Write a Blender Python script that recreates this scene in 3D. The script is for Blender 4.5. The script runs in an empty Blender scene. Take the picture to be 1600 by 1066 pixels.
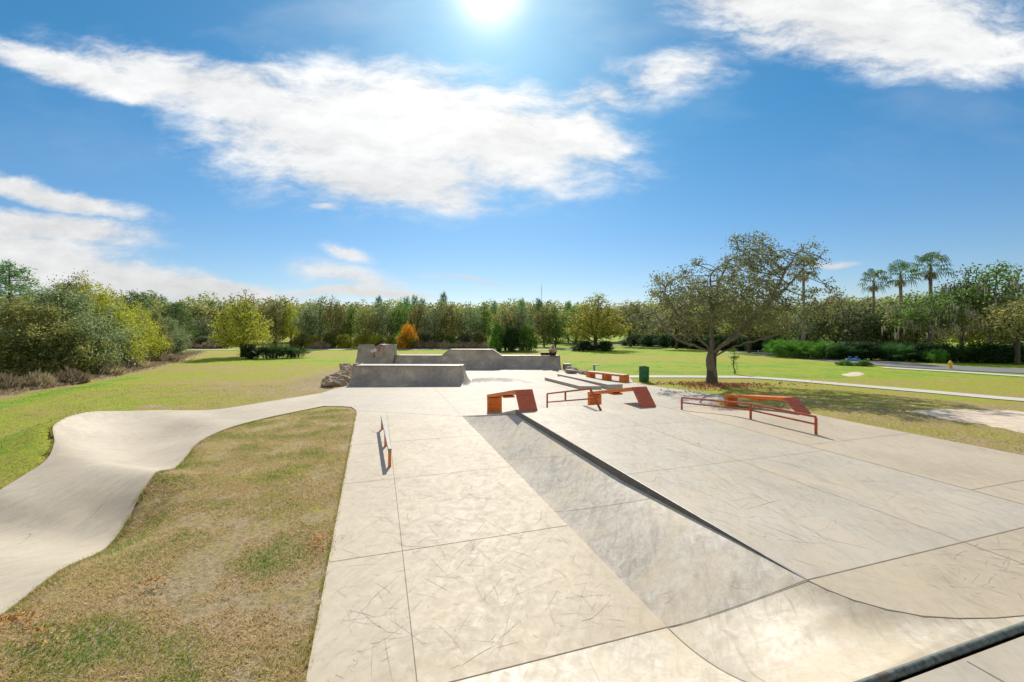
import bpy, bmesh, math, random
import numpy as np
from mathutils import Vector, Matrix, noise as mnoise
R = math.radians
rng = np.random.default_rng(7); random.seed(7)
scene = bpy.context.scene
COL = scene.collection

# ------------------------------------------------------------------ camera
H = 3.1; F = 660.0; HY = 515.0
cd = bpy.data.cameras.new('camera'); cam = bpy.data.objects.new('camera', cd); COL.objects.link(cam)
cam.location = (0, 0, H); cam.rotation_euler = (R(90), 0, 0)
cd.sensor_width = 36; cd.lens = 36*F/1600; cd.shift_y = -(533-HY)/1600
cd.clip_start = .05; cd.clip_end = 5000
scene.camera = cam
# ------------------------------------------------------------------ light
SUN = Vector((-.055, 1, .815)).normalized()
SUN_EL = math.asin(SUN.z); SUN_ROT = math.atan2(SUN.x, SUN.y)
sl = bpy.data.lights.new('sun', 'SUN'); sl.energy = 4.6; sl.angle = R(.5); sl.color = (1, .93, .82)
so = bpy.data.objects.new('sun', sl); COL.objects.link(so)
so.rotation_euler = (-SUN).to_track_quat('-Z', 'Y').to_euler(); so.location = (0, 0, 50)
scene.view_settings.view_transform = 'Standard'; scene.view_settings.look = 'None'
scene.view_settings.exposure = 0.08; scene.view_settings.gamma = 1

def G(px, py, z=0.0):
    y = F*(H-z)/(py-HY); return Vector(((px-800)/F*y, y, z))

# ------------------------------------------------------------------ node helpers
class NT:
    def __init__(s, tree): s.t = tree; s.n = tree.nodes; s.l = tree.links
    def add(s, typ, **kw):
        n = s.n.new(typ)
        for k, v in kw.items(): setattr(n, k, v)
        return n
    def put(s, sock, v):
        if v is None: return
        if hasattr(v, 'is_linked') or isinstance(v, bpy.types.NodeSocket): s.l.new(v, sock)
        else: sock.default_value = v
    def math(s, op, a, b=None, c=None, clamp=False):
        n = s.add('ShaderNodeMath', operation=op, use_clamp=clamp)
        s.put(n.inputs[0], a); s.put(n.inputs[1], b); s.put(n.inputs[2], c); return n.outputs[0]
    def noise(s, vec, scale, detail=4, rough=.55, dist=0, w=None):
        n = s.add('ShaderNodeTexNoise')
        if vec is not None: s.put(n.inputs['Vector'], vec)
        n.inputs['Scale'].default_value = scale; n.inputs['Detail'].default_value = detail
        n.inputs['Roughness'].default_value = rough; n.inputs['Distortion'].default_value = dist
        return n.outputs['Fac']
    def ramp(s, v, a, b, lo=0., hi=1., smooth=False):
        n = s.add('ShaderNodeMapRange'); n.clamp = True
        if smooth: n.interpolation_type = 'SMOOTHSTEP'
        s.put(n.inputs[0], v); n.inputs[1].default_value = a; n.inputs[2].default_value = b
        n.inputs[3].default_value = lo; n.inputs[4].default_value = hi; return n.outputs[0]
    def mix(s, f, a, b, mode='MIX'):
        n = s.add('ShaderNodeMix', data_type='RGBA', blend_type=mode)
        s.put(n.inputs[0], f); s.put(n.inputs[6], c4(a)); s.put(n.inputs[7], c4(b)); return n.outputs[2]
    def mapping(s, vec, loc=(0, 0, 0), rot=(0, 0, 0), scale=(1, 1, 1), typ='POINT'):
        n = s.add('ShaderNodeMapping', vector_type=typ); s.put(n.inputs[0], vec)
        n.inputs[1].default_value = loc; n.inputs[2].default_value = rot; n.inputs[3].default_value = scale
        return n.outputs[0]
def c4(c): return (*c, 1) if isinstance(c, tuple) and len(c) == 3 else c
def newmat(name):
    m = bpy.data.materials.new(name); m.use_nodes = True; t = NT(m.node_tree); t.n.clear()
    out = t.add('ShaderNodeOutputMaterial'); p = t.add('ShaderNodeBsdfPrincipled')
    t.l.new(p.outputs[0], out.inputs[0]); t.p = p; t.out = out
    t.tc = t.add('ShaderNodeTexCoord'); t.obj = t.tc.outputs['Object']
    g = t.add('ShaderNodeNewGeometry'); t.pos = g.outputs['Position']
    return m, t
def bump(t, h, dist, strength=1.0):
    b = t.add('ShaderNodeBump'); b.inputs['Distance'].default_value = dist; b.inputs['Strength'].default_value = strength
    t.put(b.inputs['Height'], h); t.l.new(b.outputs[0], t.p.inputs['Normal']); return b

# ------------------------------------------------------------------ world: sky + clouds
w = bpy.data.worlds.new('World'); scene.world = w; w.use_nodes = True
t = NT(w.node_tree); t.n.clear()
wo = t.add('ShaderNodeOutputWorld'); bg = t.add('ShaderNodeBackground'); t.l.new(bg.outputs[0], wo.inputs[0])
sky = t.add('ShaderNodeTexSky', sky_type='NISHITA'); sky.sun_disc = False
sky.sun_elevation = SUN_EL; sky.sun_rotation = SUN_ROT; sky.air_density = 1.0; sky.dust_density = .35; sky.ozone_density = 3.0
tc = t.add('ShaderNodeTexCoord'); d = tc.outputs['Generated']
sep = t.add('ShaderNodeSeparateXYZ'); t.l.new(d, sep.inputs[0])
hs = t.add('ShaderNodeHueSaturation'); hs.inputs['Saturation'].default_value = 1.1; hs.inputs['Value'].default_value = .95
t.l.new(sky.outputs[0], hs.inputs['Color'])
skyc = t.mix(1.0, hs.outputs[0], t.mix(t.ramp(sep.outputs[2], .02, .42), (.84, .84, .94), (.42, .90, 1.0)), 'MULTIPLY')
yy = t.math('MAXIMUM', sep.outputs[1], .08)
pa = t.math('DIVIDE', sep.outputs[0], yy); pb = t.math('DIVIDE', sep.outputs[2], yy)
comb = t.add('ShaderNodeCombineXYZ'); t.l.new(pa, comb.inputs[0]); t.l.new(pb, comb.inputs[1])
pv = comb.outputs[0]
# domain warp
wn = t.add('ShaderNodeTexNoise'); wn.inputs['Scale'].default_value = 5; wn.inputs['Detail'].default_value = 5
t.l.new(pv, wn.inputs['Vector'])
vs = t.add('ShaderNodeVectorMath', operation='SUBTRACT'); t.l.new(wn.outputs['Color'], vs.inputs[0]); vs.inputs[1].default_value = (.5, .5, .5)
vm = t.add('ShaderNodeVectorMath', operation='SCALE'); t.l.new(vs.outputs[0], vm.inputs[0]); vm.inputs['Scale'].default_value = .07
va = t.add('ShaderNodeVectorMath', operation='ADD'); t.l.new(pv, va.inputs[0]); t.l.new(vm.outputs[0], va.inputs[1])
wp = va.outputs[0]
# (cx, cy, rx, ry, angle deg) measured as sky directions on the plane y = 1
CL = [(560, 215, 280, 112, -8), (770, 215, 225, 92, -8), (620, 180, 300, 90, -6), (400, 160, 330, 52, -15), (640, 265, 170, 66, -6), (130, 112, 200, 28, -15), (590, 285, 190, 42, -10),
      (880, 215, 120, 50, -8),
      (75, 305, 170, 20, -12), (70, 352, 190, 26, -5), (120, 425, 330, 42, -11), (20, 395, 190, 45, -4), (330, 455, 190, 20, -4),
      (545, 432, 90, 17, -12), (560, 455, 120, 10, -2), (540, 396, 36, 9, -12), (515, 328, 26, 6, -5),
      (1350, 30, 290, 82, -8), (1470, 75, 190, 58, -2), (1200, -10, 200, 75, -18), (1040, 118, 95, 34, 12), (940, 145, 80, 26, 15),
      (1600, 95, 40, 22, 0), (1300, 417, 45, 4, -2), (730, 437, 60, 5, -6)]
acc = None
for (cx, cy, rx, ry, an) in CL:
    m = t.mapping(wp, ((cx-800)/F, (HY-cy)/F, 0), (0, 0, R(an)), (rx/F, ry/F, 1), 'TEXTURE')
    ln = t.add('ShaderNodeVectorMath', operation='LENGTH'); t.l.new(m, ln.inputs[0])
    v = t.math('SUBTRACT', 1.0, ln.outputs['Value'])
    if rx < 100: v = t.math('MULTIPLY', v, .42)
    acc = v if acc is None else t.math('MAXIMUM', acc, v)
st = t.mapping(wp, rot=(0, 0, R(12)), scale=(1, 2.6, 1))
n1 = t.noise(st, 5.5, 10, .66); n2 = t.noise(st, 2.0, 6, .55)
dens = t.math('ADD', acc, t.math('MULTIPLY', t.math('SUBTRACT', n1, .5), 2.1))
dens = t.math('ADD', dens, t.math('MULTIPLY', t.math('SUBTRACT', n2, .5), .5))
cl = t.ramp(dens, -.36, .56, smooth=True)
core = t.ramp(acc, -.35, .15)          # no stray wisps far from the clouds
cl = t.math('MULTIPLY', cl, core)
thin = t.math('MULTIPLY', t.ramp(n2, .50, .75), t.ramp(pb, .25, .8, 0, .22))
cl = t.math('MAXIMUM', cl, thin)
cl = t.math('MULTIPLY', cl, t.ramp(sep.outputs[2], .0, .06))
cl = t.math('MULTIPLY', cl, .95)
# unseen white clouds, added further down behind the camera, lift the shaded sides
# sun aureole (light scattered round the sun)
dt = t.add('ShaderNodeVectorMath', operation='DOT_PRODUCT'); t.l.new(d, dt.inputs[0]); dt.inputs[1].default_value = SUN
dc = t.math('MAXIMUM', dt.outputs['Value'], 0)
g1 = t.math('MULTIPLY', t.math('POWER', dc, 620), 8.0); g2 = t.math('MULTIPLY', t.math('POWER', dc, 30), 1.5)
glow = t.math('ADD', g1, g2)
cv = t.math('ADD', t.ramp(n1, .3, .7, 3.2, 5.6), t.ramp(n2, .35, .6, 3.2, 4.6))
cvh = t.ramp(pb, .0, .4, .72, 1.0)
cv = t.math('MULTIPLY', cv, cvh)
cc = t.add('ShaderNodeCombineColor')
t.put(cc.inputs[0], cv); t.put(cc.inputs[1], cv); t.put(cc.inputs[2], t.math('MULTIPLY', cv, .99))
s2 = t.mix(cl, skyc, cc.outputs[0])
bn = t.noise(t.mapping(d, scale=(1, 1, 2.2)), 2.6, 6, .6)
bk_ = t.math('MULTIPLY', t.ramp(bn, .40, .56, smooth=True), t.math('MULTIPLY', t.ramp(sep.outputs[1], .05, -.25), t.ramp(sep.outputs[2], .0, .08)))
s2 = t.mix(bk_, s2, (6.6, 6.5, 6.3))  # added out-of-view clouds that whiten the fill on camera-facing surfaces
gc = t.add('ShaderNodeCombineColor')
for i, k in enumerate((1.25, .96, .8)): t.put(gc.inputs[i], t.math('MULTIPLY', glow, k))
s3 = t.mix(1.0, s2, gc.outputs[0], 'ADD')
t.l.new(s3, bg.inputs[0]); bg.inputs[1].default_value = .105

# ------------------------------------------------------------------ mesh helpers
def tag(o, label=None, cat=None, group=None, kind=None):
    if label: o['label'] = label
    if cat: o['category'] = cat
    if group: o['group'] = group
    if kind: o['kind'] = kind
    return o
def empty(name, loc=(0, 0, 0), rz=0, **k):
    o = bpy.data.objects.new(name, None); COL.objects.link(o); o.location = loc; o.rotation_euler = (0, 0, rz)
    o.empty_display_size = .2; return tag(o, **k)
class MB:
    def __init__(s): s.v = []; s.f = []; s.m = []
    def add(s, vs, fs, mi=0):
        b = len(s.v); s.v += [tuple(p) for p in vs]; s.f += [tuple(b+i for i in f) for f in fs]; s.m += [mi]*len(fs)
    def poly(s, pts, mi=0): s.add(pts, [tuple(range(len(pts)))], mi)
    def box(s, c, size, rz=0, mi=0, rot=None):
        hx, hy, hz = size[0]/2, size[1]/2, size[2]/2
        M = rot if rot is not None else Matrix.Rotation(rz, 3, 'Z')
        vs = [Vector(c)+M@Vector((x*hx, y*hy, z*hz)) for x in (-1, 1) for y in (-1, 1) for z in (-1, 1)]
        s.add(vs, [(0, 1, 3, 2), (4, 6, 7, 5), (0, 4, 5, 1), (2, 3, 7, 6), (0, 2, 6, 4), (1, 5, 7, 3)], mi)
    def slab(s, a, b, w, th, side, mi=0):
        """plate whose top centre line runs a -> b, width w along unit vector side, thickness th down (perpendicular)"""
        a = Vector(a); b = Vector(b); ax = (b-a).normalized(); side = Vector(side); n = side.cross(ax)
        if n.z < 0: n = -n
        hw = side*w/2
        vs = [a-hw, a+hw, b+hw, b-hw]; vs += [p-n*th for p in vs]
        s.add(vs, [(0, 1, 2, 3), (7, 6, 5, 4), (0, 4, 5, 1), (1, 5, 6, 2), (2, 6, 7, 3), (3, 7, 4, 0)], mi)
    def prism(s, pts, dz, mi=0):
        """plan polygon pts (3-D), extruded down by dz"""
        n = len(pts); vs = [Vector(p) for p in pts]; vs += [p-Vector((0, 0, dz)) for p in vs[:n]]
        s.add(vs, [tuple(range(n)), tuple(range(2*n-1, n-1, -1))]+[(i, n+i, n+(i+1) % n, (i+1) % n) for i in range(n)], mi)
    def tube(s, pts, rad, n=8, mi=0, cap=True):
        pts = [Vector(p) for p in pts]; k = len(pts)
        rad = [rad]*k if not hasattr(rad, '__len__') else rad
        up = Vector((0, 0, 1)); rings = []
        for i, p in enumerate(pts):
            d = (pts[min(i+1, k-1)]-pts[max(i-1, 0)]).normalized()
            a = d.cross(up)
            if a.length < .05: a = d.cross(Vector((0, 1, 0)))
            a.normalize(); b = d.cross(a)
            rings.append([p+(a*math.cos(2*math.pi*j/n)+b*math.sin(2*math.pi*j/n))*rad[i] for j in range(n)])
        vs = [q for r in rings for q in r]; fs = []
        for i in range(k-1):
            for j in range(n):
                fs.append((i*n+j, i*n+(j+1) % n, (i+1)*n+(j+1) % n, (i+1)*n+j))
        if cap: fs += [tuple(range(n-1, -1, -1)), tuple((k-1)*n+j for j in range(n))]
        s.add(vs, fs, mi)
    def grid(s, fn, nu, nv, mi=0):
        vs = [fn(i/nu, j/nv) for i in range(nu+1) for j in range(nv+1)]
        s.add(vs, [(i*(nv+1)+j, (i+1)*(nv+1)+j, (i+1)*(nv+1)+j+1, i*(nv+1)+j+1) for i in range(nu) for j in range(nv)], mi)
    def build(s, name, mats, parent=None, smooth=False, bevel=0, weld=False, **k):
        me = bpy.data.meshes.new(name); me.from_pydata(s.v, [], s.f)
        mats = mats if isinstance(mats, (list, tuple)) else [mats]
        for m in mats: me.materials.append(m)
        me.polygons.foreach_set('material_index', s.m)
        bm = bmesh.new(); bm.from_mesh(me)
        if weld: bmesh.ops.remove_doubles(bm, verts=bm.verts, dist=.0005)
        bmesh.ops.recalc_face_normals(bm, faces=bm.faces); bm.to_mesh(me); bm.free()
        if smooth: me.polygons.foreach_set('use_smooth', [True]*len(me.polygons))
        o = bpy.data.objects.new(name, me); COL.objects.link(o)
        if parent: o.parent = parent
        if bevel:
            b = o.modifiers.new('bevel', 'BEVEL'); b.width = bevel; b.segments = 2; b.limit_method = 'ANGLE'; b.angle_limit = R(35)
        return tag(o, **k)
def np_mesh(name, V, Fa, mat, parent=None, tint=None, smooth=False, **k):
    """fast quad/tri mesh; Fa is (n,4) or (n,3)"""
    me = bpy.data.meshes.new(name); n, c = Fa.shape
    me.vertices.add(len(V)); me.vertices.foreach_set('co', V.astype(np.float32).ravel())
    me.loops.add(n*c); me.loops.foreach_set('vertex_index', Fa.astype(np.int32).ravel())
    me.polygons.add(n); me.polygons.foreach_set('loop_start', np.arange(0, n*c, c, dtype=np.int32))
    me.update(calc_edges=True); me.validate()
    if smooth: me.polygons.foreach_set('use_smooth', [True]*n)
    if tint is not None:
        a = me.attributes.new('tint', 'FLOAT', 'FACE'); a.data.foreach_set('value', tint.astype(np.float32))
    for m in (mat if isinstance(mat, (list, tuple)) else [mat]): me.materials.append(m)
    o = bpy.data.objects.new(name, me); COL.objects.link(o)
    if parent: o.parent = parent
    return tag(o, **k)
def kids(o): return [c for c in bpy.data.objects if c.parent == o]
def copy_tree(o, parent=None, ch=None):
    c = o.copy(); COL.objects.link(c); c.parent = parent
    for k in kids(o): copy_tree(k, c)
    return c

# ------------------------------------------------------------------ materials
def concrete(name, base, dark, light, rough=.55, stain=1.0, scr=1.0, worn=.42):
    m, t = newmat(name); P = t.pos
    P2 = t.mapping(P, rot=(0, 0, R(17.6)))
    a = t.noise(P, .55, 6, .6); b = t.noise(P, 6.5, 9, .74, .5); c = t.noise(P, 45, 4, .6)
    e = t.noise(t.mapping(P2, scale=(7, 1.1, 3)), 1.3, 6, .68, .8)
    col = t.mix(t.ramp(a, .35, .68), dark, base)
    col = t.mix(t.ramp(b, .42, .72, 0, worn), col, light)
    col = t.mix(t.ramp(e, .50, .74, 0, .38*stain), col, tuple(x*.70 for x in dark))
    fn = t.noise(P, 11, 6, .7, 1.0)
    col = t.mix(t.ramp(fn, .5, .75, 0, .25*stain), col, tuple(x*.66 for x in dark))
    warm = t.noise(P, 1.1, 5, .6, .8)
    col = t.mix(t.ramp(warm, .48, .72, 0, .5*stain), col, (.60, .49, .33))
    # wheel and truck scratches: thin isolines of distorted noise, broken into strokes
    for (sc, seed, wdt, lo, rx, st_) in ((.8, 3.1, .0018, .56, .4, .35), (1.1, 17.3, .0018, .57, 1.3, .3)):
        q = t.mapping(P, loc=(seed, seed*1.7, 0), rot=(0, 0, rx), scale=(1, .33, 1))
        s_ = t.noise(q, sc, 1.5, .4, .25)
        line = t.ramp(t.math('ABSOLUTE', t.math('SUBTRACT', s_, .5)), wdt*.35, wdt*1.3, 1, 0)
        gate = t.ramp(t.noise(t.mapping(P, loc=(seed*3, 5, 0)), 1.15, 2), lo, lo+.07)
        col = t.mix(t.math('MULTIPLY', t.math('MULTIPLY', line, gate), st_*scr), col, (.11, .095, .08))
    sp = t.noise(P, 120, 2, .5)
    col = t.mix(t.ramp(sp, .66, .74, 0, .22), col, (.12, .11, .1))
    t.put(t.p.inputs['Base Color'], col)
    t.put(t.p.inputs['Roughness'], t.ramp(b, .3, .7, rough+.1, rough-.12))
    t.p.inputs['Specular IOR Level'].default_value = .28
    bump(t, t.math('ADD', t.math('MULTIPLY', c, .35), t.math('MULTIPLY', fn, .22)), .005, .5)
    return m
M = {}
M['conc'] = concrete('concrete_lane', (.56, .475, .35), (.47, .39, .28), (.64, .56, .43), .60)
M['conc_top'] = concrete('concrete_platform', (.56, .50, .40), (.465, .405, .315), (.64, .58, .48), .58, 1.1)
M['conc_bank'] = concrete('concrete_bank', (.57, .51, .41), (.36, .315, .25), (.80, .76, .68), .54, 1.8, .6, .6)
M['conc_hip'] = concrete('concrete_transition', (.62, .545, .42), (.50, .425, .31), (.80, .745, .64), .52, 1.8, 1, .6)
M['conc_track'] = concrete('concrete_track', (.60, .52, .40), (.47, .395, .285), (.68, .60, .475), .6, 1.3, 1.6)
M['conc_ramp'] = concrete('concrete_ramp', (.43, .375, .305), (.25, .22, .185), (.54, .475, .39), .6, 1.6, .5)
M['conc_far'] = concrete('concrete_floor', (.53, .47, .38), (.46, .40, .315), (.60, .545, .45), .62, 1.0)
M['walk'] = concrete('pavement_pale', (.66, .62, .54), (.58, .54, .46), (.72, .69, .62), .7, .5, 0)
def plain(name, col, rough=.6, metal=0, var=.25, sc=8, bs=.002, spec=.5):
    m, t = newmat(name); n = t.noise(t.obj, sc, 6, .65)
    c2 = t.mix(t.ramp(n, .3, .7), tuple(x*(1-var) for x in col), tuple(min(1, x*(1+var)) for x in col))
    t.put(t.p.inputs['Base Color'], c2); t.p.inputs['Roughness'].default_value = rough; t.p.inputs['Metallic'].default_value = metal
    t.p.inputs['Specular IOR Level'].default_value = spec
    if bs: bump(t, n, bs)
    return m
M['joint'] = plain('joint_dirt', (.25, .205, .15), .9)
M['asphalt'] = plain('asphalt', (.20, .195, .20), .85, sc=30)
def rusty(name, col, wear):
    m, t = newmat(name); n = t.noise(t.obj, 3.5, 7, .68, .6); n2 = t.noise(t.mapping(t.obj, scale=(1, 1, 6)), 5, 5, .6)
    c = t.mix(t.ramp(n2, .35, .7), tuple(x*.72 for x in col), tuple(x*1.2 for x in col))
    c = t.mix(t.ramp(n, .56, .66, 0, .75), c, wear)
    t.put(t.p.inputs['Base Color'], c); t.put(t.p.inputs['Roughness'], t.ramp(n, .4, .7, .42, .7))
    bump(t, n, .002); return m
M['orange'] = rusty('orange_paint', (.78, .20, .02), (.36, .085, .02))
M['redworn'] = rusty('worn_red_paint', (.56, .125, .055), (.20, .12, .11))
M['railred'] = rusty('red_rail_paint', (.46, .085, .03), (.16, .05, .03))
M['steel'] = plain('worn_steel', (.27, .25, .23), .38, .7, .35, 14)
def copingmat():
    m, t = newmat('coping_steel'); n = t.noise(t.pos, 22, 8, .7, .5); n2 = t.noise(t.pos, 5, 5, .6)
    c = t.mix(t.ramp(n, .35, .65), (.05, .06, .053), (.19, .225, .20)); c = t.mix(t.ramp(n2, .58, .68, 0, .8), c, (.10, .05, .035))
    t.put(t.p.inputs['Base Color'], c); t.p.inputs['Metallic'].default_value = .3; t.put(t.p.inputs['Roughness'], t.ramp(n, .3, .7, .5, .8))
    bump(t, n, .003); return m
M['coping'] = copingmat()
M['drum'] = plain('green_paint', (.012, .13, .03), .42, 0, .35, 6)
M['darkin'] = plain('dark_inside', (.02, .02, .02), .9)
M['hyd'] = plain('yellow_paint', (.72, .45, .03), .45)
M['grey'] = plain('grey_metal', (.28, .31, .33), .5, .3)
M['blue'] = plain('blue_paint', (.05, .22, .55), .4)
M['sand'] = plain('sand', (.68, .55, .41), .95, 0, .22, 4, .02)
M['dirt'] = plain('dirt', (.56, .46, .36), .95, 0, .4, 6, .03); M['litter'] = plain('litter', (.55, .28, .08), .9, 0, .6, 9, 0); M['mulch'] = plain('mulch', (.50, .24, .10), .95, 0, .6, 14, .05)
M['rock'] = plain('rock', (.36, .27, .18), .85, 0, .5, 3.5, .03)
M['block'] = plain('grey_block', (.22, .21, .20), .8, 0, .3, 6, .01)
M['skin'] = plain('skin', (.36, .20, .13), .5); M['shirt'] = plain('grey_shirt', (.66, .66, .68), .85)
M['black'] = plain('black_cloth', (.018, .016, .02), .85); M['tan'] = plain('tan_cloth', (.40, .21, .11), .85)
M['cream'] = plain('cream_cloth', (.55, .45, .27), .85); M['hair'] = plain('brown_hair', (.10, .055, .03), .6); M['wheelw'] = plain('wheel', (.7, .68, .62), .5)
M['debris'] = plain('dry_debris', (.30, .20, .13), .95, 0, .5, 8, .03)
M['drygrass'] = plain('dry_grass', (.46, .30, .16), .9, 0, .5, .6, 0)
def bark(name, a, b):
    m, t = newmat(name); n = t.noise(t.mapping(t.obj, scale=(6, 6, 1.2)), 3, 7, .7, .8)
    t.put(t.p.inputs['Base Color'], t.mix(t.ramp(n, .3, .7), a, b)); t.p.inputs['Roughness'].default_value = .9
    bump(t, n, .03, 1); return m
M['bark'] = bark('bark', (.095, .08, .06), (.25, .215, .165)); M['bark_dark'] = bark('dark_bark', (.045, .035, .028), (.14, .11, .085))
M['palmbark'] = bark('palm_bark', (.14, .115, .09), (.33, .29, .24))
def leafmat(name, a, b, trans=.52, hue=0.0):
    m, t = newmat(name)
    at = t.add('ShaderNodeAttribute', attribute_name='tint'); f = at.outputs['Fac']
    n = t.noise(t.obj, 1.1, 3, .5); oi = t.add('ShaderNodeObjectInfo')
    k = t.math('ADD', t.math('MULTIPLY', f, .65), t.math('MULTIPLY', t.ramp(n, .35, .65), .35))
    col = t.mix(k, a, b)
    h = t.add('ShaderNodeHueSaturation'); t.put(h.inputs['Color'], col)
    t.put(h.inputs['Hue'], t.ramp(oi.outputs['Random'], 0, 1, .487, .513)); t.put(h.inputs['Value'], t.ramp(oi.outputs['Random'], 0, 1, .72, 1.42))
    t.put(t.p.inputs['Base Color'], h.outputs[0]); t.p.inputs['Roughness'].default_value = .55; t.p.inputs['Specular IOR Level'].default_value = .35
    tr = t.add('ShaderNodeBsdfTranslucent'); t.put(tr.inputs[0], h.outputs[0])
    mx = t.add('ShaderNodeMixShader'); mx.inputs[0].default_value = trans
    t.l.new(t.p.outputs[0], mx.inputs[1]); t.l.new(tr.outputs[0], mx.inputs[2]); t.l.new(mx.outputs[0], t.out.inputs[0])
    return m
L = {}
L['olive'] = leafmat('leaf_olive', (.075,.085,.022), (.44,.43,.13))
L['oak'] = leafmat('leaf_oak_crown', (.05,.06,.02), (.29,.30,.12))
L['grey'] = leafmat('leaf_grey', (.06,.09,.035), (.36,.42,.20))
L['green'] = leafmat('leaf_green', (.04,.09,.016), (.27,.44,.08))
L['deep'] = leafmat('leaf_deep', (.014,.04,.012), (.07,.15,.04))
L['yellow'] = leafmat('leaf_yellowgreen', (0.246, 0.275, 0.029), (0.62, 0.62, 0.072))
L['orange'] = leafmat('leaf_orange', (0.45, 0.13, 0.012), (0.62, 0.3, 0.03))
L['pine'] = leafmat('leaf_pine', (0.058, 0.145, 0.043), (0.246, 0.42, 0.131))
L['moss'] = leafmat('leaf_moss', (0.22, 0.2, 0.13), (0.46, 0.42, 0.31), .3)
L['palm'] = leafmat('leaf_palm', (.03, .08, .015), (.17, .27, .05), .3)
L['bright'] = leafmat('leaf_bright', (.035, .11, .015), (.17, .33, .05), .4)
L['bare'] = leafmat('leaf_sparse', (0.319, 0.246, 0.131), (0.609, 0.522, 0.261), .3)
L['dry'] = leafmat('leaf_dry', (0.26, 0.20, 0.12), (0.52, 0.42, 0.26), .3)

# ------------------------------------------------------------------ park frame (u across, v along the lanes)
A1 = math.atan2(.318, 1); CU = Vector((math.cos(A1), math.sin(A1), 0)); CV = Vector((-math.sin(A1), math.cos(A1), 0))
def W(u, v, z=0.0): return CU*u+CV*v+Vector((0, 0, z))
def sm(a, b, x):
    x = np.clip((x-a)/(b-a), 0, 1); return x*x*(3-2*x)
# pump track edges: (x, y, z) of inner and outer edge, matched by index
INN = [(-7.6, 17.1, 0), (-8.45, 15.2, 0), (-8.85, 13.8, .0), (-8.85, 12.6, 0), (-8.5, 11.4, .02), (-8.0, 10.4, .0), (-7.45, 9.3, .03), (-7.1, 8.43, .24), (-6.84, 7.8, .09), (-6.55, 7.1, -.24), (-6.3, 6.5, -.30), (-5.9, 5.5, -.05), (-5.45, 4.5, .05), (-5.1, 3.6, .2), (-4.8, 2.6, 0), (-4.4, 1, -.1)]
OUT = [(-9.3, 20.5, 0), (-10.4, 18.0, .02), (-11.35, 15.7, .06), (-12.35, 14.25, .32), (-12.75, 12.75, .60), (-12.1, 11.2, .60), (-11.05, 10.2, .38), (-10.3, 9.35, .22), (-9.95, 8.6, .12), (-9.6, 7.85, .05), (-9.4, 7.1, -.18), (-9.15, 6.1, -.12), (-8.8, 5.0, .05), (-8.5, 4.0, .2), (-8.1, 3.0, 0), (-7.7, 1.2, -.1)]
def crom(P, n):
    P = np.array(P, float); P = np.vstack([2*P[0]-P[1], P, 2*P[-1]-P[-2]]); out = []
    for i in range(1, len(P)-2):
        for k in range(n):
            s = k/n; a, b, c, d_ = P[i-1:i+3]
            out.append(.5*((2*b)+(c-a)*s+(2*a-5*b+4*c-d_)*s*s+(3*b-a-3*c+d_)*s**3))
    out.append(P[-2]); return np.array(out)
CI = crom(INN, 8); CO = crom(OUT, 8)
def segdist(x, y, C):
    """distance and edge height of nearest sample on polyline C for arrays x,y"""
    best = np.full(x.shape, 1e9); z = np.zeros(x.shape)
    for i in range(len(C)-1):
        a = C[i]; b = C[i+1]; dx, dy = b[0]-a[0], b[1]-a[1]; L2 = dx*dx+dy*dy+1e-9
        s = np.clip(((x-a[0])*dx+(y-a[1])*dy)/L2, 0, 1)
        d_ = np.hypot(x-a[0]-s*dx, y-a[1]-s*dy); k = d_ < best
        best = np.where(k, d_, best); z = np.where(k, a[2]+s*(b[2]-a[2]), z)
    return best, z
def inside(x, y, poly):
    r = np.zeros(x.shape, bool); n = len(poly)
    for i in range(n):
        x1, y1 = poly[i][0], poly[i][1]; x2, y2 = poly[(i+1) % n][0], poly[(i+1) % n][1]
        if y1 == y2: continue
        c = ((y1 > y) != (y2 > y)) & (x < (x2-x1)*(y-y1)/(y2-y1)+x1); r ^= c
    return r
TRACK_POLY = [tuple(p[:2]) for p in CI]+[tuple(p[:2]) for p in CO[::-1]]
_ds = [0]
def ground_z(x, y, fine=True):
    x = np.atleast_1d(np.asarray(x, float)); y = np.atleast_1d(np.asarray(y, float))
    u = CU.x*x+CU.y*y; v = CV.x*x+CV.y*y
    z = -.02+.30*sm(13.1, 13.75, u)*(1-sm(9.8, 15.5, v))*(1-sm(17, 27, u))
    z = z+np.where(fine, .03*np.sin(x*.9+1)*np.cos(y*.7)*sm(.8, 3, np.abs(x)*0+1), 0)*0
    near = (x > -16) & (x < -2) & (y > 0) & (y < 23)
    if near.any():
        xn, yn = x[near], y[near]; ins = inside(xn, yn, TRACK_POLY)
        di, zi = segdist(xn, yn, CI); do, zo = segdist(xn, yn, CO)
        ze = np.where(di < do, zi, zo); de = np.minimum(di, do)
        rad = np.where(di < do, 1.2, 2.1)
        zout = -.02+(ze-.0)*(1-sm(.0, 1, de/rad))
        zin = np.minimum(ze-.03-sm(0, .35, de)*.8, -.02)
        zz = np.where(ins, zin, zout)
        z[near] = zz
    # the quarter pipe's earth shoulder on its left
    hump = np.exp(-(((x+11.3)/1.3)**2+((y-27.5)/4.2)**2))*.55
    return z+hump

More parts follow.
